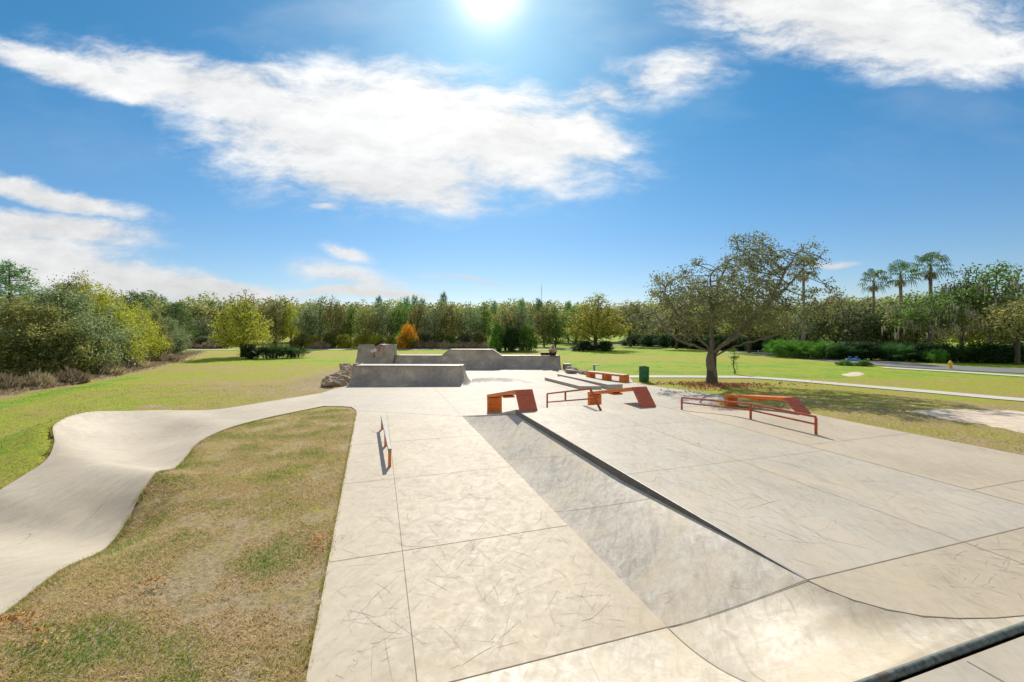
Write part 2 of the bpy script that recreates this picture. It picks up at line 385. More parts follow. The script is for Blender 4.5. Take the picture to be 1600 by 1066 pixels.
# ------------------------------------------------------------------ ground sheet with grass
def axis(lo, a, b, hi, st, g=1.13):
    mid = np.arange(a, b+1e-6, st); l = []; s = st; p = a
    while p > lo: s *= g; p -= s; l.append(p)
    r = []; s = st; p = b
    while p < hi: s *= g; p += s; r.append(p)
    return np.array(l[::-1]+list(mid)+r)
xs = axis(-1500, -16, 24, 1500, .16); ys = axis(-60, 2, 34, 2500, .16)
XX, YY = np.meshgrid(xs, ys, indexing='ij'); ZZ = ground_z(XX.ravel(), YY.ravel())
xf, yf = XX.ravel(), YY.ravel()
ny = len(ys); ii, jj = np.meshgrid(np.arange(len(xs)-1), np.arange(ny-1), indexing='ij'); b0 = (ii*ny+jj).ravel()
BY = [10, 15, 21, 23, 30, 40, 58]; BX = [-20, -23, -25.6, -26, -28.7, -33.4, -44]
BARE = [(G(px, py).x, G(px, py).y, w_) for px, py, w_ in ((490, 850, .30), (484, 885, .30), (478, 935, .16), (250, 912, .26), (262, 922, .2), (395, 1000, .22), (430, 955, .18), (500, 835, .16), (15, 995, .35), (440, 780, .25), (330, 960, .2), (240, 634, .5), (20, 625, .5))]
def greenness(x, y):
    u = CU.x*x+CU.y*y; v = CV.x*x+CV.y*y
    g = np.full(x.shape, .62)
    inner = (u < 0) & (x > -9.2) & (y < 17)                      # dry triangle between track and lane
    g = np.where(inner, .13+.14*sm(-3.5, -8, x), g)
    leftout = (x < -8) & ~inner
    g = np.where(leftout & (y < 30), .66-.34*np.exp(-((x+9)/5.)**2)*sm(10, 16, y)-.28*np.exp(-((y-24)/4.)**2)*(x > -20), g)
    rightnear = (u > 12) & (y < 27) & (x > 5)
    g = np.where(rightnear, .32+.2*sm(15, 21, y), g)
    g = np.where((x > 3) & (y >= 27), .86, g)
    g = np.where((x > 0) & (y > 42) & (y < 50), .55, g)
    g = np.where((x < 5) & (y >= 30), .64+.22*np.sin(y*.33), g)
    for bx, by_, bw in BARE: g = g-.95*np.exp(-(((x-bx)/bw)**2+((y-by_)/(bw*.7))**2))
    xb = np.interp(y, BY, BX)
    g = np.where(y < 29, np.maximum(g, 1.3*np.exp(-((x-xb-2.9)/.75)**2)), g)
    g = np.where((x < xb+1.9) & (y < 62), -.1, g)
    return g
def grassmat():
    m, t = newmat('grass'); P = t.pos
    at = t.add('ShaderNodeAttribute', attribute_name='green'); g = at.outputs['Fac']
    a = t.noise(P, .35, 6, .65, .5); b = t.noise(P, 2.2, 7, .7, .3); c = t.noise(P, 16, 6, .75)
    f = t.noise(t.mapping(P, scale=(1, 1, 1)), 55, 4, .7)
    k = t.math('ADD', g, t.math('MULTIPLY', t.math('SUBTRACT', a, .5), 1.5))
    k = t.math('ADD', k, t.math('MULTIPLY', t.math('SUBTRACT', b, .5), 1.5))
    k = t.math('ADD', k, t.math('MULTIPLY', t.math('SUBTRACT', c, .5), .9))
    cr = t.add('ShaderNodeValToRGB'); e = cr.color_ramp.elements
    e[0].position = 0; e[0].color = (.60, .45, .28, 1); e[1].position = 1; e[1].color = (.20, .46, .012, 1)
    for p_, c_ in ((.22, (.56, .41, .18)), (.42, (.52, .42, .10)), (.62, (.45, .48, .03)), (.8, (.46, .55, .02))):
        x = e.new(p_); x.color = (*c_, 1)
    t.put(cr.inputs[0], k)
    col = t.mix(t.ramp(c, .36, .60, .8, 0), cr.outputs[0], (.17, .155, .04))
    col = t.mix(t.ramp(f, .54, .68, 0, .6), col, (.60, .50, .26))
    t.put(t.p.inputs['Base Color'], col); t.p.inputs['Roughness'].default_value = .9; t.p.inputs['Specular IOR Level'].default_value = .2
    bump(t, t.math('ADD', c, t.math('MULTIPLY', f, .6)), .05, .9)
    return m
M['grass'] = grassmat()
Fq = np.stack([b0, b0+ny, b0+ny+1, b0+1], 1)
go = np_mesh('ground', np.stack([xf, yf, ZZ], 1), Fq, M['grass'], smooth=True, kind='structure')
at = go.data.attributes.new('green', 'FLOAT', 'POINT'); at.data.foreach_set('value', greenness(xf, yf).astype(np.float32))

# ------------------------------------------------------------------ concrete
JW = .009
def joint(mb, a, b, mi=1, n=1, w=JW, zf=None, lift=.0025):
    a = Vector(a); b = Vector(b); d_ = (b-a); s = Vector((-d_.y, d_.x, 0)).normalized()*w/2
    for i in range(n):
        p = a+d_*i/n; q = a+d_*(i+1)/n
        if zf: p.z = zf(p); q.z = zf(q)
        p = p+Vector((0, 0, lift)); q = q+Vector((0, 0, lift))
        mb.poly([p-s, q-s, q+s, p+s], mi)
SK = [plain('skid_dark', (.26, .215, .155), .8, bs=0), plain('skid_mid', (.34, .285, .21), .8, bs=0), plain('skid_soft', (.43, .365, .27), .8, bs=0)]
def skids(mb, n, u0, u1, v0, v1, zf, mi, wmax=.007, lmax=.7, along=0.0):
    for _ in range(n):
        u = u0+(u1-u0)*rng.random(); v = v0+(v1-v0)*rng.random(); L_ = .06+lmax*rng.random()**2.6
        a = rng.random()*6.28 if rng.random() > along else math.pi/2+rng.normal()*.25
        cur = rng.normal()*.7*min(1, .5/L_)*rng.random(); w_ = .0018+wmax*.6*rng.random()**2; k = 7; pts = []
        for i in range(k+1): pts.append((u, v)); u += math.cos(a)*L_/k; v += math.sin(a)*L_/k; a += cur/k
        if not all(u0 < p[0] < u1 and v0 < p[1] < v1 for p in pts): continue
        m_ = mi+(0 if rng.random() < .05 else 1 if rng.random() < .35 else 2); P = [W(p[0], p[1], zf(*p)) for p in pts]; L_s = []; vs = []
        for i, p in enumerate(P):
            d_ = (P[min(i+1, k)]-P[max(i-1, 0)]).normalized(); sd = Vector((-d_.y, d_.x, 0))*w_*.5*math.sin(math.pi*(.04+.92*i/k)); vs += [p+sd, p-sd]
        mb.add(vs, [(2*i, 2*i+1, 2*i+3, 2*i+2) for i in range(k)], m_)
# floor
left = [W(-.6, 3.7), G(557, 645), G(556, 640), G(549, 636.5), G(535, 635), G(515, 635), Vector((*CI[0][:2], 0)), Vector((*CO[0][:2], 0)), G(520, 608.5), G(538, 604.5), Vector((-9.3, 24.6, 0)), Vector((-9.3, 27, 0)), Vector((-12.2, 33.2, 0)), Vector((3.8, 33.2, 0)), Vector((3.8, 31.4, 0)), G(884, 583), G(900, 579.5), G(930, 582), G(984, 590), G(990, 597.5), G(1012, 602), G(1040, 606), G(1070, 609.5), G(1136, 619), W(15.0, 13.9), W(14.3, 12.4), W(13.72, 10), W(13.72, 3.7)]
mb = MB(); mb.poly(left)
for v in (6.1, 9.1, 12.1, 15.1, 18.1, 21.1): joint(mb, W(-.6 if v < 17 else -1.5, v), W(2.86 if v < 15 else 13.2, v))
joint(mb, W(.33, 3.7), W(.33, 24)); joint(mb, W(2.87, 15), W(2.87, 24)); joint(mb, W(6.3, 15), W(6.3, 27)); joint(mb, W(9.5, 14.5), W(9.5, 25))
skids(mb, 1700, -.55, 2.8, 3.8, 14.9, lambda u, v: .0016, 2)
skids(mb, 40, -.55, 2.8, 3.8, 10, lambda u, v: .0016, 2, .004, 1.6)
floor = mb.build('concrete_floor', [M['conc'], M['joint']]+SK, kind='structure')
# far floor has the greyer pour: own sheet 4 mm above
mb = MB(); off = Vector((0, 0, .004))
far = [W(-.78, 17.2), G(549, 636), G(535, 634.6), G(515, 634.6)]+[Vector((*CI[0][:2], 0)), Vector((*CO[0][:2], 0)), G(520, 608.5), G(538, 604.5), Vector((-9.3, 24.6, 0)), Vector((-9.3, 27, 0)), Vector((-12.2, 33.2, 0)), Vector((3.8, 33.2, 0)), Vector((3.8, 31.4, 0)), G(884, 583), G(900, 579.5), G(930, 582), G(984, 590), G(990, 597.5), G(1012, 602), G(1040, 606), G(1070, 609.5), G(1136, 619), W(15.0, 13.95), W(9.5, 13.95), W(8.6, 14.6), W(3.1, 14.7)]
mb.poly([p+off for p in far])
for v in (18.1, 21.1): joint(mb, W(-.9, v, .004), W(13.4, v, .004))
joint(mb, W(2.87, 15.4, .004), W(2.87, 22.5, .004)); joint(mb, W(6.3, 15.4, .004), W(6.3, 27, .004)); joint(mb, W(9.5, 14.5, .004), W(9.5, 25, .004))
skids(mb, 500, -.5, 13, 15.2, 20, lambda u, v: .0056, 2)
mb.build('plaza_floor', [M['conc_far'], M['joint']]+SK, kind='structure')

PZ = .70
def stepz(v): return PZ-.14*max(0, min(1, (v-3.0)/3.2))
# bank (left face of the platform)
def bankpt(s, v0, v1, k):
    v = v0+(v1-v0)*k
    return v
mb = MB()
def bank(i, j):
    # i along v, j up the slope; lower edge v 3.7..15, upper edge v 3.0..12.0
    vb = 3.7+(15-3.7)*i; vt = 3.0+(12.0-3.0)*i
    ub, ut = 2.87, 3.92; zt = stepz(vt); zz = zt*(j**1.12)
    return W(ub+(ut-ub)*j, vb+(vt-vb)*j, zz-.001)
mb.grid(bank, 60, 8)
for k in (.26, .53, .80):
    for q in range(8):
        a = bank(k-.0+0*q, q/8); b = bank(k, (q+1)/8); s = CV*.004; up = Vector((0, 0, .003))
        mb.poly([a-s+up, b-s+up, b+s+up, a+s+up], 1)
def bankz(u, v): j = (u-2.87)/1.05; return .003+max(0, stepz(v)*max(0, j)**1.12)*1.0
skids(mb, 260, 2.95, 3.85, 3.9, 11.5, lambda u, v: bankz(u, v)+.004, 2, .007, .5)
mb.build('concrete_bank', [M['conc_bank'], M['joint']]+SK, smooth=True, kind='structure')
# back triangle of the bank
mb = MB(); mb.poly([W(2.87, 15, -.002), W(3.92, 12.0, stepz(12)-.001), W(3.92, 14.9, -.002)])
# platform top + rear slope + right slope + right lane
arc = [(3.92, 3.0), (3.95, 2.84), (4.02, 2.66), (4.16, 2.48), (4.35, 2.33), (4.60, 2.22), (4.9, 2.13), (5.2, 2.07), (5.6, 2.02), (5.9, 2.0)]
UE = 8.45; UL = 9.6; LZ = .30
mb.poly([W(3.92, 3.0, PZ), W(UE, 3.0, PZ), W(UE, 12, PZ), W(3.92, 12, PZ)])
mb.poly([W(3.92, 12, PZ), W(UE, 12, PZ), W(UE+.1, 14.8, -.002), W(3.92, 14.8, -.002)])
mb.poly([W(3.92, 12, PZ), W(3.92, 14.8, -.002), W(3.92, 12.0, stepz(12)-.002)])
# right slope (grid so that its foot can drop with the lane)
def lanez(v): return LZ*(1-float(sm(10.3, 14.0, v)))
vsl = [2.0, 3, 6, 9, 10.3, 10.8, 11.2, 11.6, 12.0, 12.5, 13, 13.5, 14, 14.8]
def topz(v): return PZ if v <= 12 else PZ*(14.8-v)/2.8
for a, b in zip(vsl[:-1], vsl[1:]):
    mb.poly([W(UE, a, topz(a)), W(UL, a, lanez(a)-.002), W(UL, b, lanez(b)-.002), W(UE, b, topz(b))], 2)
def redge(v): return 13.72+1.35*float(sm(9.5, 14.5, v))
for a, b in zip(vsl[:-2], vsl[1:-1]):
    mb.poly([W(UL, a, lanez(a)-.002), W(redge(a), a, lanez(a)-.002), W(redge(b), b, lanez(b)-.002), W(UL, b, lanez(b)-.002)], 2)
# joints
joint(mb, W(3.92, 6.1, PZ), W(UE, 6.1, PZ), w=.006); joint(mb, W(3.92, 9.1, PZ), W(UE, 9.1, PZ), w=.006); joint(mb, W(6.3, 3, PZ), W(6.3, 12, PZ), w=.006)
joint(mb, W(3.92, 3.0, PZ), W(UE, 3.0, PZ), w=.012); joint(mb, W(UE, 3.0, PZ+.0), W(UE, 12, PZ+.0), w=.018)
joint(mb, W(UL, 7.6, LZ), W(13.7, 7.6, LZ)); joint(mb, W(UL, 4.6, LZ), W(13.7, 4.6, LZ))
skids(mb, 1700, 3.98, 8.4, 3.05, 11.9, lambda u, v: PZ+.0016, 3, .006, .8, .6)
skids(mb, 500, 9.7, 13.6, 3.05, 10.2, lambda u, v: LZ+.0016, 3, .006, .8, .6)
mb.build('raised_platform', [M['conc_top'], M['joint'], M['conc']]+SK, kind='structure')
# near strip of the platform up to the transition
mb = MB(); mb.poly([W(u, v, PZ) for u, v in arc]+[W(UE, 2.0, PZ), W(UE, 3.0, PZ)])
joint(mb, W(6.3, 2.0, PZ), W(6.3, 3, PZ))
for i in range(len(arc)-1): joint(mb, W(*arc[i], PZ), W(*arc[i+1], PZ), w=.006)
skids(mb, 260, 4.9, 8.4, 2.15, 2.98, lambda u, v: PZ+.0016, 2, .006, .5)
mb.build('platform_apron', [M['conc'], M['joint']]+SK, kind='structure')
# hip + transition up to the coping
RT = 2.4
def tz(v): x = max(0, 3.7-v); return RT-math.sqrt(max(0, RT*RT-x*x))
AR = crom([(u, v, 0) for u, v in arc], 6)
mb = MB()
def hip(i, j):
    k = i*(len(AR)-1); a = AR[min(int(k), len(AR)-1)]; b = AR[min(int(k)+1, len(AR)-1)]; f = k-int(k); p = a+(b-a)*f
    vb = 3.7-1.7*min(1, i/.62)**.8; ub = 2.87; u = ub+(p[0]-ub)*j; v = vb+(p[1]-vb)*j
    return W(u, v, tz(vb)+(PZ-tz(vb))*j**(1.12-.34*min(1, i*4))-.0015)
mb.grid(hip, 40, 24)
mb.grid(lambda i, j: W(-.6+(2.87+.6)*i, 3.7-1.7*j, tz(3.7-1.7*j)+.002), 12, 24)
mb.grid(lambda i, j: W(-.6+(13.7+.6)*i, 2.0-.34*j, tz(2.0-.34*j)+(.002 if 1 else 0)), 40, 8)
for q in range(24):
    v0 = 3.7-1.7*q/24; v1 = 3.7-1.7*(q+1)/24; s = CU*.005; up = .006
    a = W(2.87, v0, tz(v0)+up); b = W(2.87, v1, tz(v1)+up); mb.poly([a-s, b-s, b+s, a+s], 1)
    if q < 16:
        pass
s = CV*.005; mb.poly([W(-.6, 3.7, .006)-s, W(2.87, 3.7, .006)-s, W(2.87, 3.7, .006)+s, W(-.6, 3.7, .006)+s], 1)
for q in range(24):
    a = hip(0, q/24); b = hip(0, (q+1)/24); up = Vector((0, 0, .006)); mb.poly([a-s+up, b-s+up, b+s+up, a+s+up], 1)
mb.build('concrete_transition', [M['conc_hip'], M['joint']], smooth=True, kind='structure')
# deck behind the coping
DZ = 1.12
mb = MB(); mb.prism([W(-.6, 1.60, DZ), W(13.7, 1.60, DZ), W(13.7, -2.5, DZ), W(-.6, -2.5, DZ)], 1.2)
joint(mb, W(3.35, 1.58, DZ), W(3.35, -2.4, DZ)); joint(mb, W(6.3, 1.58, DZ), W(6.3, -2.4, DZ))
mb.build('concrete_deck', [M['conc_top'], M['joint']], kind='structure')
mb = MB(); mb.tube([W(-.55, 1.645, DZ+.004), W(13.6, 1.645, DZ+.004)], .025, 16)
mb.build('coping_pipe', M['coping'], smooth=True, label='weathered grey-green steel coping pipe along the edge of the near deck', cat='coping')
# riser of the platform edge; the face's shade is put into its dark colour
mb = MB()
N = 30
for k in range(N):
    v0 = 3.0+9*k/N; v1 = 3.0+9*(k+1)/N
    mb.poly([W(3.92, v0, stepz(v0)-.02), W(3.92, v1, stepz(v1)-.02), W(3.92, v1, PZ-.0), W(3.92, v0, PZ-.0)])
mb.tube([W(3.93, 3.02, PZ-.012), W(3.93, 12.0, PZ-.012)], .016, 8)
mb.build('ledge_edging', plain('steel_edge_and_shade', (.13, .125, .12), .5, .5, .3, 9), label='long steel edging and shade-dark riser on the platform edge above the grey bank', cat='ledge edging')
# pump track
mb = MB(); nT = len(CI)-1
def trackpt(i, j):
    k = i*nT; a = min(int(k), nT); b = min(a+1, nT); f = k-a
    p = CI[a]*(1-f)+CI[b]*f; q = CO[a]*(1-f)+CO[b]*f
    s = j; w_ = math.exp(-((i-.27)/.13)**2)
    z = p[2]+(q[2]-p[2])*s**(1+1.9*w_)-.24*w_*math.sin(math.pi*s)+.20*math.exp(-((i-.17)/.045)**2)*math.sin(math.pi*min(1, s*1.15)/1.15)*.8
    return Vector((p[0]+(q[0]-p[0])*s, p[1]+(q[1]-p[1])*s, z+.012))
mb.grid(trackpt, nT*2, 14)
for j in (0, 1):
    for i in range(nT*2):
        a = trackpt(i/(nT*2), j); b = trackpt((i+1)/(nT*2), j); dn = Vector((0, 0, -.16)); mb.poly([a, b, b+dn, a+dn])
mb.build('pump_track', M['conc_track'], smooth=True, kind='structure')

# ------------------------------------------------------------------ paths, road, sand, mulch
def ribbon(name, pts, wd, mat, z=.012, n=10, thick=0, **k):
    C = crom([(p[0], p[1], 0) for p in pts], n); mb = MB(); prev = None
    for i in range(len(C)):
        d_ = C[min(i+1, len(C)-1)]-C[max(i-1, 0)]; s = np.array([-d_[1], d_[0]])/math.hypot(d_[0], d_[1])*wd/2
        a = C[i][:2]+s; b = C[i][:2]-s
        zz = float(ground_z(C[i][0], C[i][1])[0])+.02+z
        cur = (Vector((a[0], a[1], zz)), Vector((b[0], b[1], zz)))
        if prev: mb.poly([prev[0], cur[0], cur[1], prev[1]])
        prev = cur
    return mb.build(name, mat, kind='structure', **k)
ribbon('path', [G(980, 588.6), G(1050, 588.6), G(1110, 588.9), G(1165, 589.5), G(1230, 593.5), G(1320, 601), G(1450, 612), G(1600, 625), G(1900, 647)], 1.25, M['walk'])
ribbon('path', [G(-500, 547), G(-200, 546.8), G(100, 546.8), G(300, 546.5), G(480, 546.5), G(600, 546.3), G(740, 546.0), G(860, 546), G(930, 545.5)], 2.2, M['walk'], z=.03)
road = [G(860, 536.3), G(960, 538.5), G(1050, 542.0), G(1130, 546.0), G(1200, 551), G(1310, 562), G(1400, 569.5), G(1480, 574.5), G(1600, 580), G(2000, 596)]
ribbon('road', road, 5.5, M['asphalt'], z=.02)
C = [(p.x*.945+.0, p.y*.925, 0) for p in road]
ribbon('pavement', [G(1380, 574.5), G(1450, 578.5), G(1530, 583.5), G(1600, 588), G(1900, 606)], 1.3, M['walk'], z=.015)
ribbon('pavement', [G(1100, 548.5), G(1200, 555.5), G(1260, 559.5), G(1310, 563.5+2)], 1.0, M['walk'], z=.015)
def blob(name, pts, mat, z=.02, n=6, jag=.15, **k):
    C = crom([tuple(p[:2])+(0,) for p in pts]+[tuple(pts[0][:2])+(0,)], n)[:-1]
    c = C.mean(0); mb = MB(); m = len(C); rings = 8
    jit = 1+jag*(rng.random(m)-.5)
    vs = []
    for r in range(rings+1):
        for i in range(m):
            q = c+(C[i]-c)*jit[i]*(r/rings); zz = float(ground_z(q[0], q[1])[0])+z*(1-(r/rings)**3)+.012*(r < rings)-.01*(r == rings)
            vs.append((q[0], q[1], zz))
    mb.add(vs, [(r*m+i, (r+1)*m+i, (r+1)*m+(i+1) % m, r*m+(i+1) % m) for r in range(rings) for i in range(m)])
    return mb.build(name, mat, smooth=True, **k)
blob('sand', [G(1412, 650, .1), G(1460, 645, .1), G(1530, 643, .1), G(1600, 643, .1), G(1700, 650, .1), G(1720, 690, .1), G(1600, 684, .15), G(1540, 672, .15), G(1470, 661, .15)], M['sand'], kind='structure')
blob('sand', [G(1313, 585), G(1335, 581), G(1350, 583), G(1345, 587), G(1325, 588)], M['sand'], kind='structure')
OAK = G(1112, 601)
def chips(name, c, rx, ry, n, mat, size=.06, **k):
    a = rng.random(n)*2*np.pi; r = np.abs(rng.normal(size=n))*.55*(1+.35*np.sin(3*a+1)+.2*np.sin(5*a)); x = c[0]+np.cos(a)*r*rx; y = c[1]+np.sin(a)*r*ry
    V, Fa, ti = leafquads(np.stack([x, y, ground_z(x, y)+.02+.06*np.clip(1-r, 0, 1)+rng.random(n)*.03], 1), size, flat=.5)
    return np_mesh(name, V, Fa, mat, tint=ti, **k)
def leafquads(P, size, flat=0., up=None, asp=.5):
    n = len(P); d1 = rng.normal(size=(n, 3)); d1 /= np.linalg.norm(d1, axis=1)[:, None]
    if flat: d1[:, 2] *= (1-flat); d1 /= np.linalg.norm(d1, axis=1)[:, None]
    d2 = rng.normal(size=(n, 3))
    if flat: d2[:, 2] *= (1-flat)
    d2 -= (d2*d1).sum(1)[:, None]*d1; d2 /= np.linalg.norm(d2, axis=1)[:, None]
    s = (size*(.6+.8*rng.random(n)))[:, None]
    V = np.stack([P-d1*s*.5, P+d2*s*asp*.5+d1*s*.05, P+d1*s*.5, P-d2*s*asp*.5+d1*s*.05], 1).reshape(-1, 3)
    Fa = np.arange(n*4).reshape(-1, 4); return V, Fa, rng.random(n)
chips('mulch', (OAK.x, OAK.y-.3), 3.0, 1.5, 2900, M['mulch'], .13, kind='stuff', label='reddish brown mulch and fallen leaves round the foot of the big tree', cat='mulch')

for (px, py, rx, ry, n_) in ((495, 850, .35, .4, 260), (20, 990, .5, .35, 420), (245, 915, .4, .3, 160), (60, 1010, .5, .3, 150), (480, 700, .6, .5, 90)):
    c_ = G(px, py); chips('leaf_litter', (c_.x, c_.y), rx, ry, n_//2, M['litter'], .04, kind='stuff', label='scattered dry brown and orange leaves on the grass', cat='leaf litter')
# ------------------------------------------------------------------ grass blades (short dry turf near the camera)
def blades(n, x0, x1, y0, y1, hmin, hmax, wd, power=1.0):
    x = x0+(x1-x0)*rng.random(n); y = y0+(y1-y0)*rng.random(n)**power
    u = CU.x*x+CU.y*y; v = CV.x*x+CV.y*y
    keep = ~((u > -.58) & (u < 13.7) & (v > -3)) & ~inside(x, y, TRACK_POLY) & ~((y > 16.5) & (x > -8.3)) & ~((y > 16.6) & (y < 21) & (x > -9.2) & (x < -6))
    poly = [tuple(p[:2]) for p in left]
    keep &= ~inside(x, y, poly)
    # thin, patchy cover
    nz = np.array([mnoise.noise(Vector((a*1.1, b*1.1, 0)))+.5*mnoise.noise(Vector((a*4, b*4, 3))) for a, b in zip(x, y)])
    keep &= (nz > -.38+.3*rng.random(n))
    x, y, nz = x[keep], y[keep], nz[keep]; n = len(x); z = ground_z(x, y)
    a = rng.random(n)*2*np.pi; lean = .35+1.15*rng.random(n)**.7; h = hmin+(hmax-hmin)*rng.random(n)
    w_ = wd*(.6+.8*rng.random(n)); P = np.stack([x, y, z-.005], 1); dr = np.stack([np.cos(a), np.sin(a), np.zeros(n)], 1)
    sd = np.stack([-np.sin(a), np.cos(a), np.zeros(n)], 1)
    top = P+dr*(h*np.sin(lean))[:, None]+np.array([0, 0, 1])*(h*np.cos(lean))[:, None]
    V = np.stack([P-sd*w_[:, None]/2, P+sd*w_[:, None]/2, top], 1).reshape(-1, 3)
    gz = greenness(x, y); k_ = gz+nz*.3 > -.12; x, y, nz, V = x[k_], y[k_], nz[k_], V.reshape(-1, 9)[k_].reshape(-1, 3); n = len(x)
    big = np.array([mnoise.noise(Vector((a*1.5, b*1.5, 9))) for a, b in zip(x, y)])
    gg = gz[k_]+nz*.9+big*.5+(rng.random(n)-.5)*.95
    return V, np.arange(n*3).reshape(-1, 3), gg
V1, F1, g1_ = blades(420000, -9.5, -.9, 3.0, 17, .025, .085, .011, 1.35)
V2, F2, g2_ = blades(60000, -26, -8.5, 5, 24, .03, .07, .022)
V3, F3, g3_ = blades(45000, 8, 26, 7, 24, .03, .07, .022)
def fringe(C, n, out):
    k = rng.integers(0, len(C)-1, n); f = rng.random(n)[:, None]; p = C[k]*(1-f)+C[k+1]*f; x = p[:, 0]+rng.normal(size=n)*.018+out*.01; y = p[:, 1]+rng.normal(size=n)*.018
    nz = np.array([mnoise.noise(Vector((a*3, b*3, 5))) for a, b in zip(x, y)]); kp = nz > -.15; x, y, z = x[kp], y[kp], p[kp, 2]-.03; n = len(x); a = rng.random(n)*6.28; h = .02+.05*rng.random(n); w_ = .009
    P = np.stack([x, y, z], 1); ds = np.stack([np.cos(a), np.sin(a), np.zeros(n)], 1); sd = np.stack([-np.sin(a), np.cos(a), np.zeros(n)], 1)*w_/2
    top = P+ds*(h*.6)[:, None]+np.array([0, 0, 1.])*h[:, None]; V = np.stack([P-sd, P+sd, top], 1).reshape(-1, 3); return V, np.arange(n*3).reshape(-1, 3), .45+.5*nz[kp]+(rng.random(n)-.5)*.7
LE = np.array([list(left[0].lerp(left[1], k)) for k in np.linspace(0, 1, 120)])
FR = [fringe(LE, 6000, -1), fringe(CI, 9000, 1), fringe(CO, 9000, -1)]
Vs = [V1, V2, V3]+[f[0] for f in FR]; Fs = [F1, F2, F3]+[f[1] for f in FR]; ofs = np.cumsum([0]+[len(q) for q in Vs])
V = np.vstack(Vs); Fa = np.vstack([f+o_ for f, o_ in zip(Fs, ofs)]); gg = np.concatenate([g1_, g2_, g3_]+[f[2] for f in FR])
def blademat():
    m, t = newmat('grass_blades'); at = t.add('ShaderNodeAttribute', attribute_name='tint')
    cr = t.add('ShaderNodeValToRGB'); e = cr.color_ramp.elements
    e[0].position = 0; e[0].color = (.74, .56, .30, 1); e[1].position = 1; e[1].color = (.19, .33, .04, 1)
    for p_, c_ in ((.3, (.66, .50, .22)), (.5, (.46, .42, .12)), (.75, (.36, .44, .05))): x = e.new(p_); x.color = (*c_, 1)
    t.put(cr.inputs[0], at.outputs['Fac']); t.put(t.p.inputs['Base Color'], cr.outputs[0]); t.p.inputs['Roughness'].default_value = .6
    t.p.inputs['Specular IOR Level'].default_value = .25
    tr = t.add('ShaderNodeBsdfTranslucent'); t.put(tr.inputs[0], cr.outputs[0]); mx = t.add('ShaderNodeMixShader'); mx.inputs[0].default_value = .35
    t.l.new(t.p.outputs[0], mx.inputs[1]); t.l.new(tr.outputs[0], mx.inputs[2]); t.l.new(mx.outputs[0], t.out.inputs[0]); return m
np_mesh('grass', V, Fa, blademat(), tint=gg, kind='stuff', label='short patchy grass, dry and straw coloured between the track and the concrete lane', cat='grass')

# ------------------------------------------------------------------ quarter pipes and walls
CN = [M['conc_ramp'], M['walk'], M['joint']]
def prof(h, Rr=2.0):
    """(setback, z) curve of a quarter pipe face of height h"""
    pts = []
    amax = math.acos(max(-1, (Rr-h)/Rr))
    for k in range(13):
        a = amax*k/12; pts.append((Rr*math.sin(a), Rr-Rr*math.cos(a)))
    return pts
# near quarter pipe
def qp(name, xl, xr, yfl, yfr, hf, deck, Rr, right_hip=False, mats=CN, **k):
    root = empty(name, ((xl+xr)/2, (yfl+yfr)/2, 0), **k); ox, oy = root.location.x, root.location.y
    mb = MB(); xsn = sorted(set([xl, xr]+[p for p in hf['x'] if xl < p < xr]+list(np.linspace(xl, xr, 24))))
    cols = []
    for x in xsn:
        h = float(np.interp(x, hf['x'], hf['h'])); pr = prof(h, Rr); f = (x-xl)/(xr-xl); y0 = yfl+(yfr-yfl)*f
        shift = pr[-1][0]
        cols.append([(x-ox, y0+s-oy, z-(.01 if i == 0 else 0)) for i, (s, z) in enumerate(pr)])
    m = len(cols[0]); vs = [p for c in cols for p in c]
    mb.add(vs, [(i*m+j, (i+1)*m+j, (i+1)*m+j+1, i*m+j+1) for i in range(len(cols)-1) for j in range(m-1)])
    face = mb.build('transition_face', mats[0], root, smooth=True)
    mb = MB()
    for a, b in zip(cols[:-1], cols[1:]):
        ta, tb = Vector(a[-1]), Vector(b[-1]); back = Vector((0, deck, 0))
        mb.poly([ta, tb, tb+back, ta+back])
        mb.poly([ta+back, tb+back, Vector((tb.x, (tb+back).y, -.05)), Vector((ta.x, (ta+back).y, -.05))])
    for c in (cols[0], cols[-1]):
        top = Vector(c[-1])+Vector((0, deck, 0)); mb.poly([Vector(p) for p in c]+[top, Vector((top.x, top.y, -.05))])
    mb.build('deck', mats[1], root)
    mb = MB(); mb.tube([Vector(c[-1])+Vector((0, .0, .0)) for c in cols], .03, 8); mb.build('coping', M['steel'], root, smooth=True)
    return root, cols
q1, c1 = qp('quarter_pipe', -8.95, -2.85, 22.55, 22.75, {'x': [-9, -2], 'h': [1.05, 1.02]}, 1.35, 1.25,
            label='low grey concrete quarter pipe nearest the camera, with a pale flat deck on top', cat='quarter pipe')
mb = MB(); ox, oy = q1.location.x, q1.location.y
pr = prof(1.02, 1.25); cx0, cy0 = -2.85, 22.75+pr[-1][0]
def cone(i, j):
    a = R(-90)+R(90)*i; s, z = pr[0], 0; k = j*12; p = pr[min(int(k), 12)]; rr = pr[-1][0]-p[0]
    return Vector((cx0+math.cos(a)*rr*.42-ox, cy0+math.sin(a)*rr-oy, p[1]-.004))
mb.grid(cone, 10, 12); 
def side(i, j):
    k = j*12; p = pr[min(int(k), 12)]; rr = pr[-1][0]-p[0]; return Vector((cx0+rr*.42-ox, cy0+1.35*i-oy, p[1]-.004))
mb.grid(side, 4, 12); mb.build('hip', M['conc_ramp'], q1, smooth=True, weld=True)
mb = MB(); mb.box((-5.4-ox, 22.62-oy, .02), (.015, .02, .05)); 
